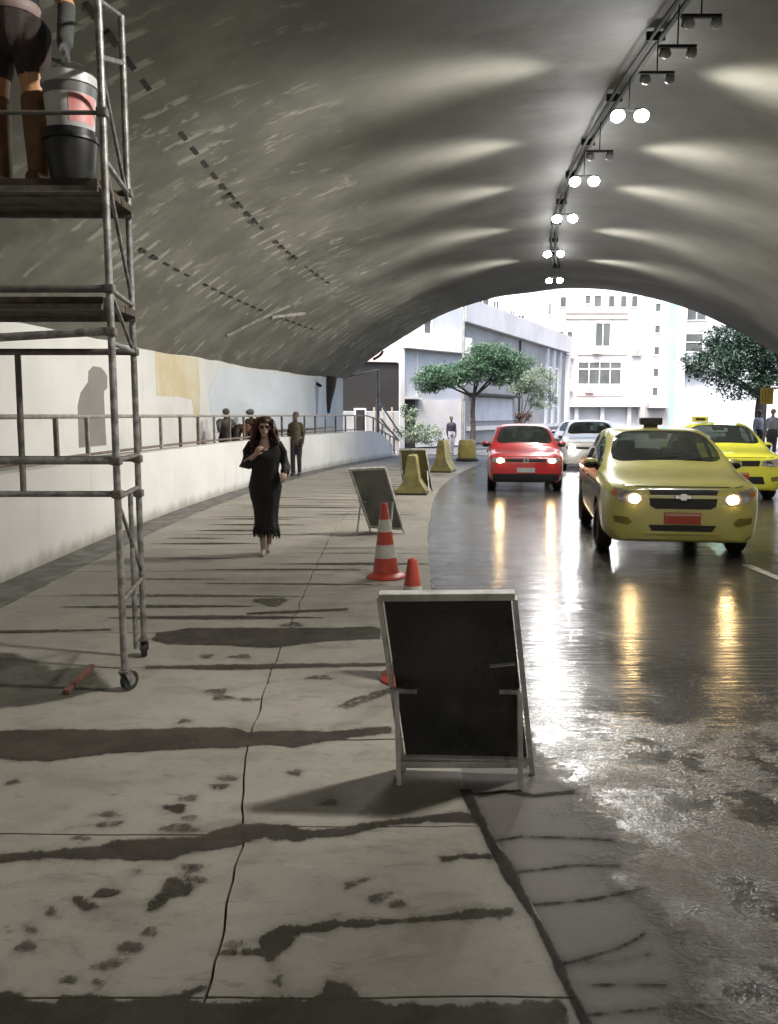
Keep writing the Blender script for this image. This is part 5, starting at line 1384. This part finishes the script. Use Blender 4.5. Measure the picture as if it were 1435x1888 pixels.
M['amber'] = pm('amber lens', (0.55, 0.16, 0.03), None, 8, .2, coat=.6)
M['plate_red'] = pm('red number plate', (0.42, 0.06, 0.03), (0.34, 0.05, 0.03), 6, .4)
M['plate_white'] = pm('pale number plate', (0.5, 0.5, 0.52), None, 6, .4)
M['mesh'] = pm('black grille', (0.008, 0.008, 0.008), (0.014, 0.014, 0.014), 60, .5)
M['stripe_blue'] = pm('dark blue side stripe', (0.03, 0.035, 0.07), (0.05, 0.05, 0.08), 4, .4, coat=.5)
M['seam'] = pm('panel seam', (0.015, 0.014, 0.012), None, 8, .7)

def mirror(root, hit, x, y, z, sg_, paint):
    mb = MB(); ellipsoid(mb, (sg_ * (x + .10), y, z), (.105, .055, .07)); o = mb.build('side_mirror', paint, root, True, bevel=-1)
    MB().tube((sg_ * (x - .06), y + .03, z - .03), (sg_ * (x + .05), y, z - .02), .022, n=8).build('mirror_arm', M['black_plastic'], o, True)
    mb = MB(); ellipsoid(mb, (sg_ * (x + .10), y - .012, z - .012), (.092, .05, .055)); mb.build('mirror_shell', M['black_plastic'], o, True, bevel=-1)
def common(root, P, decal, hit, paint, plate_m):
    L = P['L']
    ys = [P['y_cowl'] - L / 2 + .02, P['y_b'] - L / 2, P['y_c'] - L / 2]
    for side in (-1, 1):
        for y in ys[:2]:
            decal('door_seam', [(y - .006, .32), (y + .006, .32), (y + .006, P['belt'] - .02), (y - .006, P['belt'] - .02)], 's', M['seam'], off=.002, thick=.004, sub=2, side=side)
        for y in (P['y_b'] - L / 2 - .22, P['y_c'] - L / 2 - .12):
            h = hit(y, P['belt'] - .13, 's', side)
            MB().box(h + Vector((side * .012, 0, 0)), (.03, .17, .03)).build('door_handle', M['black_plastic'], root, bevel=.008)
    decal('hood_seam', [(-.60, P['hood'] - .115), (.60, P['hood'] - .115), (.66, P['hood'] - .10), (.66, P['hood'] - .09), (.60, P['hood'] - .105), (-.60, P['hood'] - .105), (-.66, P['hood'] - .09), (-.66, P['hood'] - .10)], 'f', M['seam'], off=.002, thick=.004)
    yh = P['y_head'] - L / 2
    MB().box((0, yh - .52, P['cowl'] - .12), (1.36, .40, .16)).build('dashboard', M['lining'], root, bevel=.05)
    for x in (-.37, .37):
        s_ = MB().box((x, yh + .36, .82), (.48, .16, .62)).build('seat_back', M['seat'], root, bevel=.05); s_.rotation_euler = (0, 0, 0)
        MB().box((x, yh + .40, P['H'] - .30), (.25, .10, .20)).build('headrest', M['seat'], s_, bevel=.04)
        MB().box((x, yh + 1.30, P['H'] - .42), (.25, .10, .18)).build('rear_headrest', M['seat'], root, bevel=.04)
    MB().box((0, yh + 1.28, .75), (1.25, .18, .6)).build('rear_seat', M['seat'], root, bevel=.05)
    mb = MB(); mb.poly_tube([(.36 + .18 * math.cos(2 * math.pi * k / 20), yh - .24 + .06 * math.sin(2 * math.pi * k / 20), P['cowl'] - .03 + .16 * math.sin(2 * math.pi * k / 20)) for k in range(21)], .014, 6); mb.build('steering_wheel', M['lining'], root, True)
    MB().box((0, yh + .02, P['H'] - .13), (.24, .02, .07)).build('inner_mirror', M['lining'], root, bevel=.01)
    # wipers
    for x in (-.28, .22):
        h = Vector((x, P['y_cowl'] - L / 2 + .03, P['cowl'] + .05))
        MB().tube(h + Vector((0, -.02, 0)), h + Vector((.42, .05, .035)), .007, n=6).build('wiper', M['black_plastic'], root, True)
def rect(x0, x1, z0, z1): return [(x0, z0), (x1, z0), (x1, z1), (x0, z1)]
def mir(o): return [(-x, z) for x, z in o][::-1]

def taxi(loc, rz, label, paint, front='big', lit=True, sign='black', sign_text=False):
    P = dict(SEDAN); P['rim'] = M['rim_dark']
    root, decal, hit, bvh = make_car('taxi', P, paint, loc, rz, label, 'yellow taxis coming through the tunnel')
    common(root, P, decal, hit, paint, M['plate_red'])
    # grille in two slots with a bar and emblem
    _d0, _h0 = decal, hit
    def decal(nm, ol, ax, *a_, **k_): return _d0(nm, [(x, z + .045) for x, z in ol] if ax == 'f' else ol, ax, *a_, **k_)
    def hit(x, z, *a_): return _h0(x, z + .045, *a_)
    if front == 'big':
        g1 = decal('upper_grille', [(-.36, .715), (.36, .715), (.38, .775), (-.38, .775)], 'f', M['mesh'], off=.004)
        g2 = decal('lower_grille', [(-.30, .555), (.30, .555), (.36, .59), (.37, .675), (-.37, .675), (-.36, .59)], 'f', M['mesh'], off=.004)
        decal('grille_bar', rect(-.38, .38, .676, .714), 'f', paint, off=.016, thick=.02)
        decal('grille_trim', rect(-.385, .385, .776, .786), 'f', M['chrome'], off=.01)
        c_ = hit(0, .695) + Vector((0, -.03, 0))
        mb = MB(); mb.prism([(-.085, -.018), (-.032, -.018), (-.032, -.036), (.032, -.036), (.032, -.018), (.085, -.018), (.07, .02), (.032, .02), (.032, .036), (-.032, .036), (-.032, .02), (-.1, .02)], .014, c_, (1, 0, 0), (0, 0, 1)); mb.build('emblem', M['chrome'], g2)
        decal('bumper_slot', [(-.33, .30), (.33, .30), (.37, .37), (-.37, .37)], 'f', M['mesh'], off=.004)
        decal('bumper_lip', rect(-.40, .40, .262, .278), 'f', M['chrome'] if False else paint, off=.012)
        hl = [(-.44, .655), (-.50, .60), (-.70, .635), (-.79, .72), (-.755, .80), (-.58, .755), (-.47, .715)]
        zb_ = .668; xb = .535
        fogs = [(-.75, .395), (-.60, .36), (-.55, .40), (-.60, .455), (-.76, .47)]
    else:
        g1 = decal('upper_grille', [(-.38, .64), (.38, .64), (.40, .745), (-.40, .745)], 'f', M['mesh'], off=.004)
        c_ = hit(0, .69) + Vector((0, -.02, 0)); mb = MB(); mb.lathe([(.04, 0), (.06, .0), (.06, .012), (.04, .012)], 20, c=c_, axis='Y'); mb.build('emblem', M['chrome'], g1)
        decal('bumper_slot', [(-.5, .30), (.5, .30), (.46, .44), (-.46, .44)], 'f', M['mesh'], off=.004)
        hl = [(-.42, .65), (-.68, .63), (-.79, .73), (-.74, .79), (-.44, .745)]
        zb_ = .70; xb = .55; fogs = [(-.74, .36), (-.62, .35), (-.60, .43), (-.73, .45)]
    for sg_ in (-1, 1):
        ol = hl if sg_ < 0 else mir(hl)
        h_ = decal('headlight', ol, 'f', M['head_glass'], off=.006, sub=4)
        cxh = xb * sg_
        b_ = decal('bulb', [(cxh + .058 * math.cos(2 * math.pi * k / 16), zb_ + .048 * math.sin(2 * math.pi * k / 16)) for k in range(16)], 'f', M['head_on'] if lit else M['chrome'], h_, off=.014)
        am = [(x * sg_ * -1, z) for x, z in [(-.735, .69), (-.785, .72), (-.765, .775), (-.72, .75)]]
        decal('indicator', am if sg_ < 0 else am[::-1], 'f', M['amber'], h_, off=.012)
        decal('fog_recess_shade', fogs if sg_ < 0 else mir(fogs), 'f', M['yellow_shadow'], off=.004)
        mirror(root, hit, .80, P['y_cowl'] - P['L'] / 2 + .42, 1.03, sg_, paint)
    p_ = decal('number_plate', rect(-.20, .20, .385, .515), 'f', M['plate_red'], off=.016)
    decal('plate_band', rect(-.19, .19, .478, .505), 'f', pm('pale plate band', (0.5, 0.32, 0.25), None, 5, .5), p_, off=.019)
    # blue stripe along the flanks
    L = P['L']
    for side in (-1, 1): decal('side_stripe', [(-L / 2 + .55, .70), (L / 2 - .5, .70), (L / 2 - .5, .80), (-L / 2 + .45, .80)], 's', M['stripe_blue'], off=.004, thick=.006, sub=5, side=side)
    # roof sign
    yr = P['y_head'] - L / 2 + .35; zr = P['H'] - .01
    if sign == 'black':
        mb = MB(); mb.box((-.05, yr, zr + .075), (.30, .14, .10)); s_ = mb.build('roof_sign', M['black_plastic'], root, bevel=.02)
        MB().box((-.05, yr, zr + .018), (.18, .08, .04)).build('sign_foot', M['black_plastic'], s_)
    else:
        mb = MB(); mb.box((-.32, yr, zr + .07), (.34, .13, .12)); s_ = mb.build('roof_sign', pm('pale yellow sign', (0.62, 0.56, 0.12), None, 6, .4), root, bevel=.025)
        MB().box((-.32, yr - .068, zr + .07), (.2, .006, .05)).build('sign_print', M['black_plastic'], s_)
        mb = MB(); mb.box((.22, yr + .05, zr + .05), (.42, .12, .08)); mb.build('free_light', emit('pale green lit sign', (.62, 1.0, .86), 5.0), root, bevel=.02)
    return root
M['yellow_shadow'] = pm('shade-darkened yellow plastic', (0.20, 0.18, 0.02), (0.14, 0.12, 0.02), 8, .5)  # taxi yellow darkened in the colour itself, as shade inside the fog recess
YEL = car_paint('taxi yellow', (0.45, 0.415, 0.105), (0.40, 0.37, 0.09))
YEL2 = car_paint('bright taxi yellow', (0.70, 0.68, 0.06), (0.64, 0.62, 0.05))
def place(front_x, front_y, ang, L):                     # centre of a car whose nose is at the given point, facing the camera side
    t = R(ang); return (front_x - math.sin(t) * L / 2, front_y + math.cos(t) * L / 2, -.012)
taxi(place(3.33, 9.15, -9, 4.45), R(-9), 'yellow taxi with lit headlights and red plate, nearest car', YEL)
taxi(place(6.7, 15.6, -10, 4.45), R(-10), 'bright yellow taxi behind the nearest taxi, cut by the right edge', YEL2, 'slim', False, 'yellow')

def hatch(name, loc, rz, label, paint, P=HATCH, lit=True, dark_bumper=True):
    P = dict(P); P['rim'] = M['rim_dark']
    root, decal, hit, bvh = make_car(name, P, paint, loc, rz, label, None, .285)
    common(root, P, decal, hit, paint, M['plate_white'])
    g1 = decal('upper_grille', [(-.42, .655), (.42, .655), (.43, .725), (-.43, .725)], 'f', M['mesh'], off=.004)
    c_ = hit(0, .69) + Vector((0, -.02, 0)); mb = MB(); mb.lathe([(.045, 0), (.06, 0), (.06, .014), (.045, .014)], 20, c=c_, axis='Y', cap=False); mb.poly_tube([c_ + Vector((-.035, 0, .035)), c_ + Vector((-.012, 0, -.035)), c_ + Vector((0, 0, .005)), c_ + Vector((.012, 0, -.035)), c_ + Vector((.035, 0, .035))], .006, 6); mb.build('emblem', M['chrome'], g1)
    if dark_bumper:
        decal('bumper_cover', [(-.78, .215), (.78, .215), (.80, .40), (-.80, .40)], 'f', M['black_plastic'], off=.012, sub=4)
        decal('bumper_slot', rect(-.45, .45, .25, .31), 'f', M['mesh'], off=.016)
    for sg_ in (-1, 1):
        ol = [(-.44, .635), (-.66, .625), (-.74, .70), (-.70, .755), (-.45, .735)]
        h_ = decal('headlight', ol if sg_ < 0 else mir(ol), 'f', M['head_glass'], off=.006, sub=4)
        cxh = .55 * sg_
        decal('bulb', [(cxh + .07 * math.cos(2 * math.pi * k / 16), .685 + .045 * math.sin(2 * math.pi * k / 16)) for k in range(16)], 'f', M['head_on'] if lit else M['chrome'], h_, off=.014)
        mirror(root, hit, .77, P['y_cowl'] - P['L'] / 2 + .40, .99, sg_, paint)
    decal('number_plate', rect(-.19, .19, .43, .53), 'f', M['plate_white'], off=.018)
    return root
hatch('hatchback', place(2.95, 17.5, -7, 3.9), R(-7), 'red hatchback with lit headlights and black bumper, left of the taxis', car_paint('red car paint', (0.50, 0.025, 0.03), (0.44, 0.02, 0.025)))
hatch('hatchback', place(7.0, 31.5, -20, 3.9), R(-20), 'silver car far behind the red hatchback outside the portal', car_paint('silver car paint', (0.42, 0.42, 0.43)), lit=False, dark_bumper=False)
M['head_on'] = emit('lit cool headlamp', (.95, .97, 1.0), 800.0)
hatch('hatchback', place(5.95, 24.0, -12, 4.45), R(-12), 'white car with bright headlights half hidden behind the nearest yellow taxi', car_paint('white car paint', (0.75, 0.75, 0.74)), P=dict(SEDAN), lit=True, dark_bumper=False)
